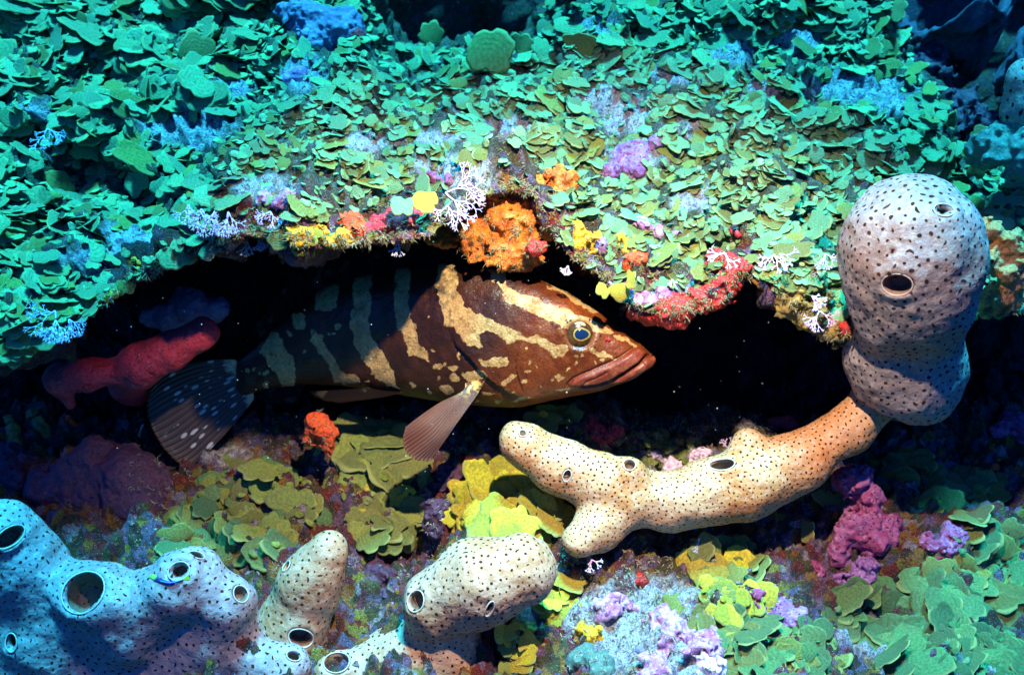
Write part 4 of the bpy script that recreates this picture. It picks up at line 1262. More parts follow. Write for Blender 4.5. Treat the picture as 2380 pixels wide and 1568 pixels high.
# ---- algae on the floor
def shingle(name, label, cx_, cy_, rx, ry, count, smin_, smax, mk, flat=0.55, lift=0.004, small=0, mk_small=None, yaw=0.0, col=None):
    pts = []; sm = []
    for j in range(count + small):
        a = random.uniform(0, 6.283); r_ = math.sqrt(random.random())
        px = cx_ + rx * r_ * math.cos(a); py = cy_ + ry * r_ * math.sin(a)
        p, n_ = hit(px, py)
        if p is None: continue
        s = random.uniform(smin_, smax) * 1.0 if j < count else random.uniform(8, 14)
        m = mpp(p[1])
        n2 = n_ * flat + (CAM - p) / np.linalg.norm(CAM - p) * 0.5 + rng.normal(0, 0.16, 3)
        gd = np.array((random.gauss(yaw, 0.4), -0.5, -0.6))
        fr = frame(gd - n2 * (gd @ n2) / (n2 @ n2) + n2 * 0.16, n2)
        h_ = lift * (0.4 + 1.6 * random.random())
        rec = (p - fr[:, 1] * s * m * .45 + n2 / np.linalg.norm(n2) * h_, fr, s * m, random.uniform(.9, 1.2))
        (pts if j < count else sm).append(rec)
    return clump(name, label, pts, mk, sm, mk_small or (mk if isinstance(mk, str) else mk[0]))
shingle('leafy_algae', 'olive green overlapping algae plates below the grouper pectoral fin', 872, 1065, 95, 85, 34, 40, 70, 'olive', small=12, lift=.008)
shingle('leafy_algae', 'olive algae plates with crinkled edges above the pale peach sponge lobe', 900, 1195, 90, 60, 30, 30, 52, ['olive', 'olive', 'yellow'], small=10)
shingle('leafy_algae', 'bright yellow algae sheet between the two tan sponges', 1185, 1160, 100, 95, 54, 36, 60, 'yellow', small=16, lift=.013)
shingle('leafy_algae', 'small yellow rounded algae leaf left of the bright yellow sheet', 1062, 1190, 34, 40, 7, 30, 40, 'yellow')
shingle('leafy_algae', 'yellow algae plate peeking out under the peach sponge lobe', 1290, 1390, 36, 55, 14, 32, 48, 'yellow')
shingle('leafy_algae', 'yellow green curly algae below the peach sponge lobe', 1205, 1500, 50, 55, 16, 20, 34, ['yellow', 'olive'])
shingle('leafy_algae', 'dim green algae plates sprinkled with sediment behind the finger sponge', 590, 1180, 150, 115, 60, 30, 54, ['shaded_green', 'olive', 'olive'], small=50, mk_small='olive')
shingle('leafy_algae', 'dim green algae beside the crater sponge and the dark purple sponge', 400, 1265, 80, 40, 12, 28, 44, ['olive', 'shaded_green'])
shingle('leafy_algae', 'thick yellow green algae plates half shaded under the branching sponge', 1675, 1290, 78, 60, 26, 34, 58, ['yellow', 'olive'])
shingle('leafy_algae', 'yellow green algae plates frosted with white sediment in a column', 1690, 1420, 85, 80, 40, 32, 54, ['yellow', 'shaded_green', 'olive'], small=14)
shingle('leafy_algae', 'round green algae leaf on the pink white crusted rock', 1572, 1400, 18, 14, 3, 28, 34, 'olive')
shingle('leafy_algae', 'green algae plates lying over the purple rock near the bottom edge', 1830, 1500, 120, 75, 46, 30, 52, ['shaded_green', 'shaded_green', 'olive'], small=24)
shingle('leafy_algae', 'large flat turquoise algae plates spread over the lower slope', 2080, 1410, 140, 90, 46, 40, 68, 'shaded_green', small=20)
shingle('leafy_algae', 'turquoise algae carpet fading towards the blue sandy patch', 2280, 1320, 130, 110, 52, 32, 58, ['shaded_green', 'shaded_green', 'olive'], small=36)
shingle('leafy_algae', 'turquoise round algae plates along the lowest part of the slope', 2220, 1510, 180, 65, 46, 32, 56, 'shaded_green', small=40)
shingle('leafy_algae', 'dark olive algae in the shade right of the branching sponge', 2120, 1110, 90, 60, 18, 34, 54, ['olive', 'brown', 'olive'])
shingle('leafy_algae', 'dim brown green algae plates next to the small orange sponge spots', 2270, 1150, 90, 60, 18, 34, 54, ['olive', 'brown', 'shaded_green'])
shingle('leafy_algae', 'small dark algae rosette on the magenta rock edge', 1935, 1145, 24, 30, 6, 26, 36, 'olive')
shingle('leafy_algae', 'olive yellow algae crust behind the tip of the branching sponge', 1285, 968, 66, 20, 9, 30, 44, ['olive', 'yellow'])
shingle('leafy_algae', 'sparse yellowish algae tufts on the sunlit rubble behind the branching sponge', 1520, 1040, 120, 40, 16, 12, 20, 'olive', small=60, mk_small='olive')
single(1812, 1255, 66, (.1, -.55, -.7), (0, -.8, .6), 'brown', 'large brownish heart shaped leaf lying in half shadow', 3, sx=.95, extra=((45, -20, 34, (.7, -.4, .2), (0, -.8, .5), 5),))
single(1535, 1270, 52, (.05, -.5, -.8), (0, -.9, .45), 'yellow', 'mustard yellow triangular leaf beside the little red sponge', 7, sx=.75)

# ------------------------------------------------------------------ encrusting life on the ledge
lump('crimson_crust', [(858, 528, 20), (885, 520, 22), (912, 512, 26), (945, 502, 24), (975, 492, 18), (840, 540, 12)], M['crimson'], 'glossy crimson sponge crust along the lip behind the rounded lime leaf', 'sponge', rough=.006, freq=70)
lump('orange_sponge', [(1078, 520, 30, -.04), (1112, 535, 38, -.05), (1150, 530, 44, -.05), (1192, 520, 36, -.05), (1222, 555, 38, -.06), (1190, 592, 34, -.065), (1232, 590, 28, -.06), (1108, 578, 22, -.06), (1150, 475, 40, -.02), (1230, 500, 30, -.03), (1045, 532, 22, -.03), (1012, 545, 16, -.03), (1262, 480, 30, -.045), (1270, 540, 24, -.06)], M['orange'], 'lumpy orange sponge hanging in the dark arch above the fish head', 'sponge', rough=.010, freq=55)
lump('red_nub', [(1242, 582, 20, -.095), (1258, 570, 12, -.09)], M['red'], 'small red sponge stuck on the hanging orange sponge', 'sponge', rough=.003)
lump('orange_crust', [(1268, 425, 22), (1300, 420, 28), (1330, 410, 20), (1290, 448, 18), (1262, 446, 12)], M['orange'], 'orange sponge crust on the right shoulder of the dark arch', 'sponge', rough=.008, freq=70)
lump('yellow_sponge', [(1335, 535, 16), (1350, 552, 20), (1368, 570, 18), (1340, 580, 14), (1385, 545, 9), (1392, 592, 9)], M['yellow_sponge'], 'bright yellow sponge patch beside a pale violet spot', 'sponge', rough=.006, freq=90)
lump('violet_crust', [(1390, 562, 14), (1398, 575, 12)], M['purple'], 'pale violet crust spot beside the bright yellow sponge', 'crust', rough=.003)
lump('red_crust', [(1340, 606, 12), (1360, 620, 16), (1388, 632, 18), (1400, 650, 12)], M['red'], 'red sponge crust under the bright yellow sponge patch', 'sponge', rough=.004, freq=70)
lump('red_crust', [(1478, 722, 20), (1510, 734, 22), (1545, 738, 24), (1580, 728, 26), (1600, 706, 18), (1560, 712, 22)], M['red'], 'large red sponge crust under the jutting nose above the fish snout', 'sponge', rough=.005, freq=60)
lump('pink_crust', [(1445, 680, 20), (1480, 690, 24), (1515, 692, 24), (1545, 690, 18), (1420, 660, 14)], M['pink_white'], 'pink and white crust between the lime leaf pair and the red crust', 'crust', rough=.006, freq=70)
lump('red_crust', [(1622, 694, 20), (1655, 694, 22), (1688, 680, 22), (1702, 650, 16), (1692, 618, 18), (1665, 598, 16), (1722, 612, 14), (1735, 622, 10)], M['red'], 'branching red sponge crust curving round a dark hollow', 'sponge', rough=.006, freq=70)
lump('red_nub', [(1708, 535, 14), (1716, 545, 9)], M['crimson'], 'tiny red urn shaped sponge in the shaded hollow', 'sponge', rough=.001)
lump('violet_boulder', [(1445, 372, 30), (1490, 350, 28), (1420, 400, 26), (1478, 392, 26), (1530, 330, 18)], M['purple'], 'violet crusted boulder sloping across the bright ledge', 'crust', rough=.005)
lump('blue_crust', [(690, 45, 34), (740, 60, 42), (790, 75, 40), (720, 95, 28), (770, 105, 26), (660, 30, 20)], M['blue_grey'], 'blue grey sponge patch with maroon blotches near the top of the ledge', 'sponge', rough=.006)
lump('maroon_crust', [(780, 100, 18), (745, 110, 14), (830, 85, 16), (800, 92, 14)], M['crimson'], 'maroon crust on the lower side of the blue grey patch', 'crust', rough=.004, sink=0.0)
lump('golden_crust', [(1842, 690, 34, -.13), (1880, 730, 38, -.13), (1920, 765, 30, -.125), (1950, 780, 22, -.12), (1830, 725, 18, -.13), (1900, 690, 30, -.10)], M['gold_crust'], 'golden brown crusted rock hanging beside the tube sponge', 'crust', rough=.008, freq=60)
lump('red_nub', [(1962, 762, 14, -.15), (1970, 770, 10, -.15)], M['red'], 'dark red sponge dot against the left side of the tube sponge', 'sponge', rough=.002)
lump('yellow_nubs', [(300, 612, 8), (312, 600, 7), (326, 611, 8), (318, 625, 6), (303, 622, 5)], M['yellow_sponge'], 'little tuft of yellow sponge buds under the sandy ledge edge', 'sponge', k=.003, rough=.002, sink=0)
lump('yellow_nubs', [(165, 705, 9), (185, 692, 8), (208, 698, 9), (232, 686, 9), (252, 692, 7), (268, 680, 7), (150, 700, 6), (195, 680, 7)], M['yellow_sponge'], 'row of yellow and orange sponge buds above the white branching coral', 'sponge', k=.003, rough=.003, sink=0)
lump('orange_nubs', [(1042, 180, 6), (1054, 186, 8), (1040, 192, 5), (1060, 178, 5)], M['bright_orange'], 'tiny orange sponge dots under pointed algae leaves', 'sponge', k=.003, rough=.002, sink=0)
lump('white_stone', [(680, 178, 20), (700, 172, 14), (668, 190, 12)], M['pink_white'], 'white rounded stone lodged among turquoise algae', 'stone', rough=.004)
lump('orange_sponge', [(2308, 535, 26, -.14), (2340, 560, 30, -.14), (2365, 595, 26, -.14), (2300, 605, 28, -.14), (2335, 645, 26, -.14), (2308, 690, 28, -.13), (2290, 722, 18, -.13), (2365, 650, 20, -.13), (2330, 600, 40, -.10), (2330, 690, 40, -.09)], M['tan_orange'], 'knobbly tan orange sponge behind the right side of the tube sponge', 'sponge', rough=.006, freq=60)
lump('orange_crust', [(690, 545, 14), (715, 552, 12), (742, 550, 15), (772, 553, 14), (800, 548, 12)], M['yellow_sponge'], 'thin golden crust along the lip beside the dangling lime leaf', 'sponge', rough=.006, freq=90)
lump('red_crust', [(812, 530, 14), (830, 518, 14), (800, 512, 10), (838, 538, 10)], M['bright_orange'], 'orange red crust patch joining the golden and crimson crusts', 'sponge', rough=.006, freq=90)
lump('violet_crust', [(640, 470, 18), (670, 462, 16), (612, 460, 12)], M['pink_white'], 'pale lilac crust above the small pink lace coral', 'crust', rough=.006, freq=80)
lump('yellow_sponge', [(1440, 560, 14), (1462, 552, 12), (1455, 575, 12), (1480, 585, 9)], M['yellow_sponge'], 'small yellow sponge between crinkled leaves on the jutting nose', 'sponge', rough=.006, freq=90)
lump('red_crust', [(1478, 605, 14), (1495, 598, 12), (1465, 618, 10)], M['bright_orange'], 'little orange red crust in the middle of the jutting nose', 'sponge', rough=.005, freq=90)
lump('pink_crust', [(1500, 530, 18), (1540, 536, 16), (1570, 545, 12), (1470, 520, 12)], M['pink_white'], 'bright pink band of crust across the jutting nose', 'crust', rough=.006, freq=80)
lump('purple_crust', [(1010, 420, 16), (1040, 412, 14), (985, 415, 12)], M['magenta'], 'magenta crust right above the large white lace fan', 'crust', rough=.006, freq=80)
# on the floor and in the cave
lump('magenta_rock', [(1760, 1395, 26), (1785, 1380, 22), (1745, 1415, 18)], M['magenta'], 'small magenta stone between the shaded heart leaf and frosted plates', 'rock', rough=.008, freq=60)
lump('magenta_rock', [(1985, 1335, 34), (2025, 1320, 30), (1960, 1355, 24)], M['purple'], 'purple crusted stone below the lumpy magenta rock', 'rock', rough=.009, freq=55)
lump('violet_rock', [(2190, 1255, 30), (2225, 1245, 26), (2165, 1270, 20)], M['magenta'], 'dim magenta stone among the turquoise plates right of the lumpy rock', 'rock', rough=.009, freq=55)
lump('maroon_crust', [(1050, 1110, 30), (1010, 1130, 26), (1040, 1150, 24)], M['dark_purple'], 'dark maroon crust between the olive plates and the yellow sheet', 'crust', rough=.008, freq=60)
lump('orange_sponge', [(738, 985, 30, -.03), (762, 998, 27, -.03), (718, 1020, 20, -.03), (762, 1034, 18, -.03), (772, 1056, 10, -.03), (745, 1010, 30, .0)], M['bright_orange'], 'bright orange triangular sponge left of the olive plates', 'sponge', rough=.004, sink=-.2)
sponge('red_sponge', [[(140, 885, -.05, 34), (215, 872, -.05, 44), (315, 858, -.05, 48), (395, 812, -.045, 38), (472, 776, -.04, 27)], [(150, 900, -.05, 24), (165, 940, -.04, 11)], [(300, 865, -.02, 36), (310, 900, .10, 40)]],
       [(347, 862, 7, 5, 0), (263, 918, 6, 5, 0), (502 - 3, 808, 6, 6, 0), (180, 912, 5, 5, 0), (200, 905, 4, 4, 0), (226, 932, 5, 4, 0)], M['crimson'], 'long crimson sponge stretched along the dark cave to the tail', vox=.0022, k=.012, lumps=.008, seed=41)
lump('blue_sponge', [(395, 738, 34, .07), (445, 716, 38, .07), (500, 722, 30, .075), (350, 738, 22, .07), (440, 700, 34, .12)], M['blue_grey'], 'dark blue sponge lump above the long crimson sponge', 'sponge', rough=.004)
lump('purple_sponge', [(235, 1090, 80), (300, 1140, 80), (180, 1150, 72), (345, 1185, 55), (130, 1120, 50), (240, 1210, 70)], M['dark_purple'], 'broad dark purple sponge with ringed pores behind the crater sponge', 'sponge', rough=.006, sink=.55, k=.03)
lump('purple_sponge', [(10, 1080, 48), (-35, 1110, 50), (45, 1120, 30)], M['dark_purple'], 'small dark purple sponge at the left beside two tan stubs', 'sponge', rough=.005, sink=.4)
lump('tan_stub', [(22, 975, 14), (30, 1000, 16), (42, 1030, 16)], M['gold_crust'], 'leaning tan stub at the far left of the cave floor', 'sponge', rough=.003, sink=-.3)
lump('tan_stub', [(78, 962, 13), (92, 985, 16), (100, 1005, 15)], M['gold_crust'], 'shorter tan stub beside the dark purple sponge', 'sponge', rough=.003, sink=-.3)
lump('magenta_rock', [(1985, 1120, 38), (2015, 1170, 42), (1985, 1230, 52), (2035, 1255, 42), (1945, 1285, 38), (2065, 1215, 32), (1890, 1325, 32), (1915, 1370, 26)], M['magenta'], 'lumpy magenta crusted rock right of the branching sponge', 'rock', rough=.010, freq=45)
lump('violet_rock', [(1825, 1425, 32), (1860, 1440, 28), (1800, 1450, 20)], M['purple'], 'violet crusted stone between green algae plates', 'rock', rough=.006)
lump('yellow_sponge', [(1362, 1462, 26), (1342, 1476, 18), (1388, 1474, 20), (1366, 1488, 20)], M['yellow_sponge'], 'bumpy yellow orange sponge beside the pink rubble', 'sponge', rough=.006, freq=90)
lump('teal_lump', [(1368, 1530, 42), (1405, 1545, 38), (1335, 1545, 30)], M['teal_crust'], 'shaded teal lump below the bumpy yellow sponge', 'rock', rough=.006)
lump('blue_nub', [(1483, 1512, 9), (1492, 1509, 7)], M['blue_grey'], 'tiny blue sponge dot on the pink and white rock', 'sponge', rough=.001, sink=-.2)
lump('red_nub', [(1485, 1342, 14), (1498, 1350, 11), (1478, 1350, 8)], M['red'], 'little red sponge at the foot of the mustard leaf', 'sponge', rough=.002, sink=0)
lump('pink_rock', [(1560, 1500, 56), (1625, 1515, 55), (1510, 1545, 46), (1650, 1465, 30), (1540, 1440, 34)], M['pink_white'], 'pink and white crusted rock near the bottom middle', 'rock', rough=.009, freq=50, sink=.55)
lump('pink_rubble', [(1415, 1405, 30), (1450, 1395, 26), (1400, 1430, 20), (1480, 1410, 18)], M['pink_white'], 'pale pink rubble in the light beside the peach sponge lobe', 'rock', rough=.008, freq=70, sink=.4)
lump('white_lump', [(1645, 1545, 34), (1670, 1560, 30)], M['white_lace'], 'white lump with green specks under the yellow green column', 'rock', rough=.006, freq=60)
lump('red_bump', [(1795, 985, 14), (1822, 985, 17), (1845, 990, 12)], M['crimson'], 'pinkish red sponge bump behind the arm of the branching sponge', 'sponge', rough=.003, sink=-.6)
lump('purple_patch', [(2350, 985, 34), (2380, 1000, 34), (2320, 1005, 20)], M['magenta'], 'deep magenta crust in the shade below the orange lumpy sponge', 'crust', rough=.006)
lump('orange_nubs', [(2312, 1085, 10), (2320, 1070, 8), (2300, 1095, 9), (2330, 1105, 7)], M['bright_orange'], 'little orange sponge spots among dim brown algae', 'sponge', k=.004, rough=.003, sink=0)
lump('cream_rubble', [(1560, 1085, 26), (1610, 1075, 28), (1640, 1060, 20), (1520, 1075, 18)], M['white_lace'], 'cream rubble behind the middle of the branching sponge', 'rubble', rough=.008, freq=70, sink=.5)
lump('maroon_block', [(1385, 990, 22), (1400, 1020, 22), (1390, 1050, 18), (1430, 1000, 18)], M['crimson'], 'dark maroon crusted block behind the pale sponge tip', 'rock', rough=.006, freq=70, sink=.3)
lump('maroon_rubble', [(880, 1340, 40), (860, 1380, 36), (900, 1390, 30), (1010, 1220, 26), (1015, 1180, 22)], M['dark_purple'], 'dark maroon rubble in the gap beside the peach sponge', 'rock', rough=.008, freq=60, sink=.5)

# ---- lace corals
def lace(px, py, depth, size, ang, material, label, spread=62, gens=5, group='lace corals', seed=0, rw=2.2, planar=.25):
    rg = random.Random(1000 + seed)
    base = P(px, py, depth)
    m = mpp(depth)
    V = []; Fc = []; cnt = [0]
    def seg(path, rads):
        v, f = tube(path, rads, 5)
        V.append(v); Fc.extend([tuple(i + cnt[0] for i in t) for t in f]); cnt[0] += len(v)
    def grow(p, a, tilt, ln, r, g_):
        pts = [p]; aa = a; q_ = p
        k = 3
        for i in range(k):
            aa += rg.uniform(-9, 9)
            d = math.cos(R(aa)) * RGT + math.sin(R(aa)) * UPV
            q_ = q_ + (d + np.array((0, -1, 0)) * tilt) * ln / k
            pts.append(q_)
        seg(np.array(pts), np.linspace(r, r * .8, k + 1))
        if g_ == 0: return
        for j in range(2 if rg.random() < .75 else 3):
            sgn = (-1, 1, 0)[j]
            grow(pts[-1], aa + sgn * rg.uniform(18, 38), tilt + rg.uniform(-planar, planar) * .5, ln * rg.uniform(.68, .86), r * .78, g_ - 1)
        if g_ >= 2 and rg.random() < .7:
            grow(pts[1], aa + rg.choice((-1, 1)) * rg.uniform(35, 55), tilt + rg.uniform(-planar, planar), ln * .6, r * .7, g_ - 2)
    for j in range(2):
        grow(base, ang + (j - .5) * spread, rg.uniform(.0, .35), size * m * .30, rw * m, gens - 1)
    o = mesh_obj('lace_coral', np.concatenate(V), Fc, material, loc=base)
    tag(o, label, 'coral', group)
    return o
lace(1035, 448, -.135, 92, -10, M['white_lace'], 'large white pink lace coral fan reaching over the dark arch', 50, 6, seed=1)
lace(1040, 478, -.14, 50, -95, M['white_lace'], 'smaller white lace coral drooping below the large lace fan', 75, 5, seed=2)
for j, (x, y, s_, a) in enumerate(((438, 476, 46, -100), (468, 486, 54, -85), (500, 490, 60, -95), (530, 492, 56, -80))):
    lace(x, y, -.185, s_, a, M['violet_lace' if j > 1 else 'white_lace'], ('short white lace coral at the outer end of the drooping row', 'white lace coral second from the outer end of the drooping row', 'tall violet lace coral, longest of the drooping row', 'violet lace coral closing the drooping row towards the dangling lime leaf')[j], 46, 5, seed=5 + j, group='drooping lace coral row')
lace(628, 492, -.18, 42, -95, M['violet_lace'], 'small pink lace coral under the ledge between the coral row and the dangling leaf', 90, 5, seed=11)
lace(128, 722, -.18, 70, -105, M['white_lace'], 'bright white branching coral under the low ledge by the cave', 60, 6, seed=12)
lace(160, 742, -.15, 52, -55, M['violet_lace'], 'dim violet branching coral behind the bright white branching coral', 60, 5, seed=13)
lace(1684, 588, -.17, 50, -110, M['white_lace'], 'white pink lace coral on the red crust by the dark hollow', 95, 4, seed=14, rw=3)
lace(1800, 592, -.16, 46, -115, M['white_lace'], 'small white lace coral beside the grey one under the drooping leaf', 70, 5, seed=15)
lace(1812, 590, -.15, 52, -35, M['blue_lace'], 'blue grey lace coral spreading under the broad drooping leaf', 50, 4, seed=16)
lace(1918, 590, -.15, 40, -65, M['blue_lace'], 'pale lace coral touching the upper left side of the tube sponge', 60, 5, seed=17)
lace(1888, 688, -.165, 42, -45, M['violet_lace'], 'violet lace coral on the golden crusted rock', 70, 4, seed=18)
lace(1905, 722, -.17, 50, -75, M['violet_lace'], 'violet lace coral lower on the golden rock near the red dot', 80, 5, seed=19)
lace(1320, 618, -.10, 26, -100, M['white_lace'], 'tiny white lace coral hanging beside the orange sponge over the fish head', 50, 4, seed=20)
lace(1562, 650, -.175, 22, -80, M['white_lace'], 'tiny white lace coral tip on the red crusted nose', 60, 3, seed=21)
for j, (x, y) in enumerate(((575, 560), (605, 548), (722, 566), (925, 562))):
    lace(x, y, -.15, 40, -92, M['blue_lace'], ('dim grey coral drooping just past the violet end of the coral row', 'dim grey coral drooping in the shade under the small pink lace coral', 'dim grey coral drooping in the shade behind the dangling lime leaf', 'dim grey coral drooping in the shade below the crimson crust')[j], 30, 4, seed=30 + j, group='dim corals under the lip')
lace(1625, 1250, -.13, 42, -70, M['blue_lace'], 'grey blue lace coral in the shadow under the branching sponge', 60, 4, seed=40)
lace(1375, 1300, -.17, 36, -60, M['white_lace'], 'white lace coral in the gap between the two tan sponges', 80, 4, seed=41)
lace(1690, 1040, -.03, 34, 80, M['violet_lace'], 'little violet coral sprig behind the hump of the branching sponge', 80, 4, seed=42)
lace(140, 50, .28, 60, 20, M['blue_lace'], 'dark blue branching fan coral at the upper left of the ledge', 80, 5, seed=43)
lace(110, 300, .05, 50, -70, M['blue_lace'], 'blue white branching coral in the dark hollow', 80, 5, seed=44)

# ---- small fish, worm tube, vase sponges, far tube
def goby(name, pts, width, depth, stripes, label):
    """little tapering fish along traced points; stripes = (back, flank, head)"""
    root = empty(name, pts[0]); tag(root, label, 'fish')
    cpt, _ = catmull(np.array(pts)[None], 22); path = cpt[0]
    s = np.linspace(0, 1, 22)
    r_ = width * (0.35 + 0.75 * np.sin(np.clip(s * 1.15 + .16, 0, 1) * math.pi) ** .7) * (1 - .55 * s)
    v, f = tube(path, np.maximum(r_, width * .18), 8)
    mesh_obj('fish_body', v, f, stripes[0], root, {'s': np.repeat(s, 8)})
    toward = np.array((0, -.6, .5)) * width * .75
    v, f = tube(path[1:20] + toward, width * .28, 5); mesh_obj('flank_stripe', v, f, stripes[1], root)
    d = path[-1] - path[-3]; d /= np.linalg.norm(d); side_ = np.cross(d, np.array((0, -1, 0.)))
    tp = path[-1]
    mesh_obj('tail_fin', np.array([tp - side_ * width * .2, tp + side_ * width * .2, tp + d * width * 2.2 + side_ * width, tp + d * width * 2.0 - side_ * width]), [(0, 1, 2, 3)], stripes[0], root)
    hv = path[0]; a = np.linspace(0, 2 * math.pi, 8, endpoint=False)
    for sg in (-1, 1):
        e = path[1] + side_ * sg * width * .45 + np.array((0, -.7, .4)) * width * .6
        V = [e + width * .26 * np.array((math.cos(x) * math.cos(y), math.sin(y), math.sin(x) * math.cos(y))) for y in np.linspace(-1.4, 1.4, 5) for x in a]
        Fq = [(i * 8 + j, i * 8 + (j + 1) % 8, (i + 1) * 8 + (j + 1) % 8, (i + 1) * 8 + j) for i in range(4) for j in range(8)]
        mesh_obj('eye', np.array(V), Fq, M['pupil'], root)
    return root
n = NT('goby_skin'); n.set(Base_Color=n.mix(n.ramp(n.attr('s'), .10, .26), (.30, .62, .05), (.012, .02, .10)), Roughness=.35); M['goby'] = n.m
M['goby_blue'] = plain_mat('goby_blue_stripe', (.05, .16, .85), (.08, .22, .8), 300, .35)
M['goby_dark'] = plain_mat('goby_dark', (.01, .01, .012), (.02, .02, .025), 300, .35)
M['goby_white'] = plain_mat('goby_white_stripe', (.8, .8, .75), (.7, .72, .7), 300, .35)
def on_field(nm, px, py, lift):
    p = march(FIELDS[nm], px, py)
    return p + (CAM - p) / np.linalg.norm(CAM - p) * lift
goby('neon_goby', [on_field('mounding_sponge', x, y, .006) for x, y in ((352, 1338), (372, 1349), (395, 1354), (412, 1351))] + [on_field('mounding_sponge', 426, 1346, .006)], .0030, 0, (M['goby'], M['goby_blue']), 'tiny electric blue goby with a green snout on the crater sponge')
hp = [hit(x, y)[0] + np.array((0, -.012, .016)) for x, y in ((1447, 60), (1458, 70), (1470, 74))]
goby('striped_goby', hp, .0035, 0, (M['goby_dark'], M['goby_white']), 'tiny black and white striped goby among the ridge algae')
wp = [hit(330, 1010)[0] + np.array((0, -.012, .0)), P(327, 1000, hit(330, 1010)[0][1] - .02), P(333, 985, hit(330, 1010)[0][1] - .02)]
wv, wf = tube(catmull(np.array(wp)[None], 12)[0][0], np.linspace(.0022, .0012, 12), 6)
tag(mesh_obj('worm_tube', wv, wf, M['rim'], loc=wp[0]), 'thin white worm tube standing under the grouper tail', 'worm tube')

def vase(name, px, py, Y, rpx, hpx, tilt, label, seed):
    c = P(px, py, Y); m = mpp(Y); rg = np.random.default_rng(seed)
    na, nh = 72, 26
    a = np.linspace(0, 2 * math.pi, na, endpoint=False); s = np.linspace(0, 1, nh)
    ph = rg.uniform(0, 6, 4)
    Rr = rpx * m * (.28 + .72 * s[:, None] ** .8) * (1 + .10 * np.sin(3 * a + ph[0])[None] * s[:, None] + .06 * np.sin(7 * a + ph[1])[None] * s[:, None])
    Zz = hpx * m * s[:, None] * (1 + .10 * np.sin(2 * a + ph[2])[None] + .05 * np.sin(5 * a + ph[3])[None])
    def pack(R_, Z_): return np.stack([R_ * np.cos(a)[None], R_ * np.sin(a)[None], Z_ + 0 * R_], -1)
    O = pack(Rr, Zz); I = pack(np.maximum(Rr - .012, .002), Zz - .004 + .01 * (1 - s[:, None]))
    v = np.concatenate([O, I[::-1]]).reshape(-1, 3)
    v = v + 0.022 * fbm(v * 22, 3, seed, .6)[:, None] * np.array((1, 1, .5))
    ct, st = math.cos(R(tilt)), math.sin(R(tilt))
    v = np.stack([v[:, 0] * ct + v[:, 2] * st, v[:, 1], -v[:, 0] * st + v[:, 2] * ct], 1)
    v[:, 1], v[:, 2] = v[:, 1] * .9 - v[:, 2] * .42, v[:, 2] * .9 + v[:, 1] * .42
    i = np.arange(2 * nh * na).reshape(2 * nh, na); nx2 = np.roll(i, -1, 1)
    f = np.stack([i[:-1], nx2[:-1], nx2[1:], i[1:]], -1).reshape(-1, 4)
    o = mesh_obj(name, v + c, f, M['vase'], loc=c)
    return tag(o, label, 'sponge', 'dark blue vase sponges')
vase('vase_sponge', 2235, 170, .52, 130, 190, -22, 'dark blue vase sponge with a thin pale lip in the shaded corner', 3)
vase('vase_sponge', 2150, 40, .68, 150, 170, 12, 'taller dark blue vase sponge standing behind the thin lipped one', 4)
vase('vase_sponge', 2345, 260, .40, 90, 130, 18, 'small dark vase sponge behind the pored sponge at the frame side', 6)
sponge('tube_sponge', [[(2405, 190, .10, 52), (2405, 250, .10, 46), (2400, 330, .16, 50)]], [], M['grey_sponge'], 'small pored grey sponge near the dark vase sponges', vox=.004, seed=77, pores=(.011, .002, .2))
lump('fan_mound', [(2350, 330, 50, .10), (2300, 360, 40, .08), (2390, 360, 50, .06)], M['teal_crust'], 'dim teal mound below the dark vase sponges', 'rock', rough=.01)
lump('hollow_rock', [(2130, 230, 60, .42), (2190, 280, 60, .38), (2250, 300, 50, .36), (2120, 150, 50, .5)], M['dark_purple'], 'deep blue crusted rock in the shaded hollow by the vase sponges', 'rock', rough=.02, freq=40, k=.03)

# ---- nostrils of the grouper
for (x, y) in ((1415.5, 790.0), (1409.0, 789.0)):
    p, nn_ = on_fish(x, y)
    V = [p + .0022 * np.array((math.cos(a) * math.cos(b), math.sin(b), 1.3 * math.sin(a) * math.cos(b))) for b in np.linspace(-1.4, 1.4, 5) for a in np.linspace(0, 6.283, 10, endpoint=False)]
    Fq = [(i * 10 + j, i * 10 + (j + 1) % 10, (i + 1) * 10 + (j + 1) % 10, (i + 1) * 10 + j) for i in range(4) for j in range(10)]
    mesh_obj('nostril', np.array(V), Fq, M['red'], grouper)

# ------------------------------------------------------------------ uncountable stuff: turf hairs and drifting particles
BV_ALL = bvh_of((g2, lf), (gf2, ff), *LUMPS)
def hairs(name, spots, material, label, ln=(6, 15), w=.00045):
    V = []; Fc = []; c = 0
    for (px, py) in spots:
        p, n_ = hit(px, py, BV_ALL)
        if p is None: continue
        m = mpp(p[1])
        for _ in range(random.randint(2, 5)):
            d = n_ + rng.normal(0, .55, 3) + np.array((0, -.1, -.25)); d /= np.linalg.norm(d)
            l_ = random.uniform(*ln) * m
            b = p + rng.normal(0, 2.5 * m, 3)
            mid = b + d * l_ * .5 + rng.normal(0, .12 * l_, 3)
            tip = b + d * l_ + rng.normal(0, .25 * l_, 3) + np.array((0, 0, -.1 * l_))
            s = np.cross(d, rng.normal(0, 1, 3)); s /= np.linalg.norm(s) + 1e-9
            t = np.cross(d, s)
            for q_, ww in ((b, w), (mid, w * .8)):
                V += [q_ + s * ww, q_ - s * ww * .5 + t * ww * .87, q_ - s * ww * .5 - t * ww * .87]
            V.append(tip)
            for k in range(3):
                k2 = (k + 1) % 3
                Fc += [(c + k, c + k2, c + 3 + k2, c + 3 + k), (c + 3 + k, c + 3 + k2, c + 6)]
            c += 7
    return tag(mesh_obj(name, V, Fc, material), label, 'turf', kind='stuff')
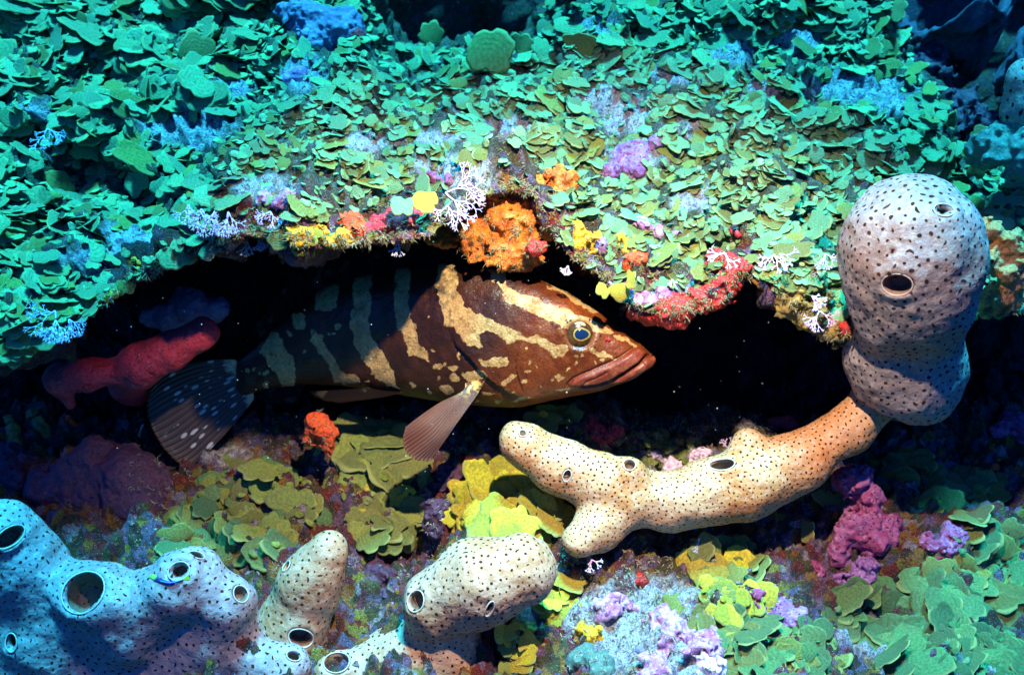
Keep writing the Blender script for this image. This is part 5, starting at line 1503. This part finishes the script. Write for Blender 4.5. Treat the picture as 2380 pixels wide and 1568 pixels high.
M['turf'] = plain_mat('turf_hairs', (.20, .17, .06), (.36, .32, .18), 40, .7)
M['turf_pale'] = plain_mat('turf_hairs_pale', (.42, .40, .30), (.30, .26, .12), 40, .7)
sp_ = []
for _ in range(1500):
    x = random.uniform(-60, 2420); sp_.append((x, float(LIP(x)) - abs(random.gauss(0, 22)) - 2))
for _ in range(500):
    x = random.uniform(520, 1980); sp_.append((x, float(LIP(x)) - random.uniform(0, 150)))
for _ in range(160): sp_.append((random.uniform(1060, 1270), random.uniform(490, 625)))
for _ in range(160): sp_.append((random.uniform(1300, 1750), random.uniform(520, 745)))
hairs('turf_fringe', sp_, M['turf'], 'short brown hair like turf fringing the ledge lip')
sp_ = [(random.uniform(1350, 1800), random.uniform(965, 1080)) for _ in range(420)] + [(random.uniform(300, 1350), random.uniform(950, 1350)) for _ in range(600)] + [(random.uniform(1300, 1800), random.uniform(1240, 1560)) for _ in range(500)]
hairs('floor_turf', sp_, M['turf_pale'], 'short pale turf growing on the reef floor rubble')

ico = []
t_ = (1 + 5 ** .5) / 2
icv = np.array([(-1, t_, 0), (1, t_, 0), (-1, -t_, 0), (1, -t_, 0), (0, -1, t_), (0, 1, t_), (0, -1, -t_), (0, 1, -t_), (t_, 0, -1), (t_, 0, 1), (-t_, 0, -1), (-t_, 0, 1)]) / 1.9
icf = [(0, 11, 5), (0, 5, 1), (0, 1, 7), (0, 7, 10), (0, 10, 11), (1, 5, 9), (5, 11, 4), (11, 10, 2), (10, 7, 6), (7, 1, 8), (3, 9, 4), (3, 4, 2), (3, 2, 6), (3, 6, 8), (3, 8, 9), (4, 9, 5), (2, 4, 11), (6, 2, 10), (8, 6, 7), (9, 8, 1)]
V = []; Fc = []
for k in range(110):
    x = random.uniform(250, 1800); y = random.uniform(560, 1150); Y = random.uniform(-.35, -.06)
    r_ = random.choice((.00022, .0003, .0004, .0006)) * random.uniform(.7, 1.2)
    V.append(icv * r_ + P(x, y, Y)); Fc += [tuple(i + 12 * k for i in f) for f in icf]
tag(mesh_obj('drifting_particles', np.concatenate(V), Fc, M['rim']), 'tiny pale particles drifting in the water before the cave', 'particles', kind='stuff')
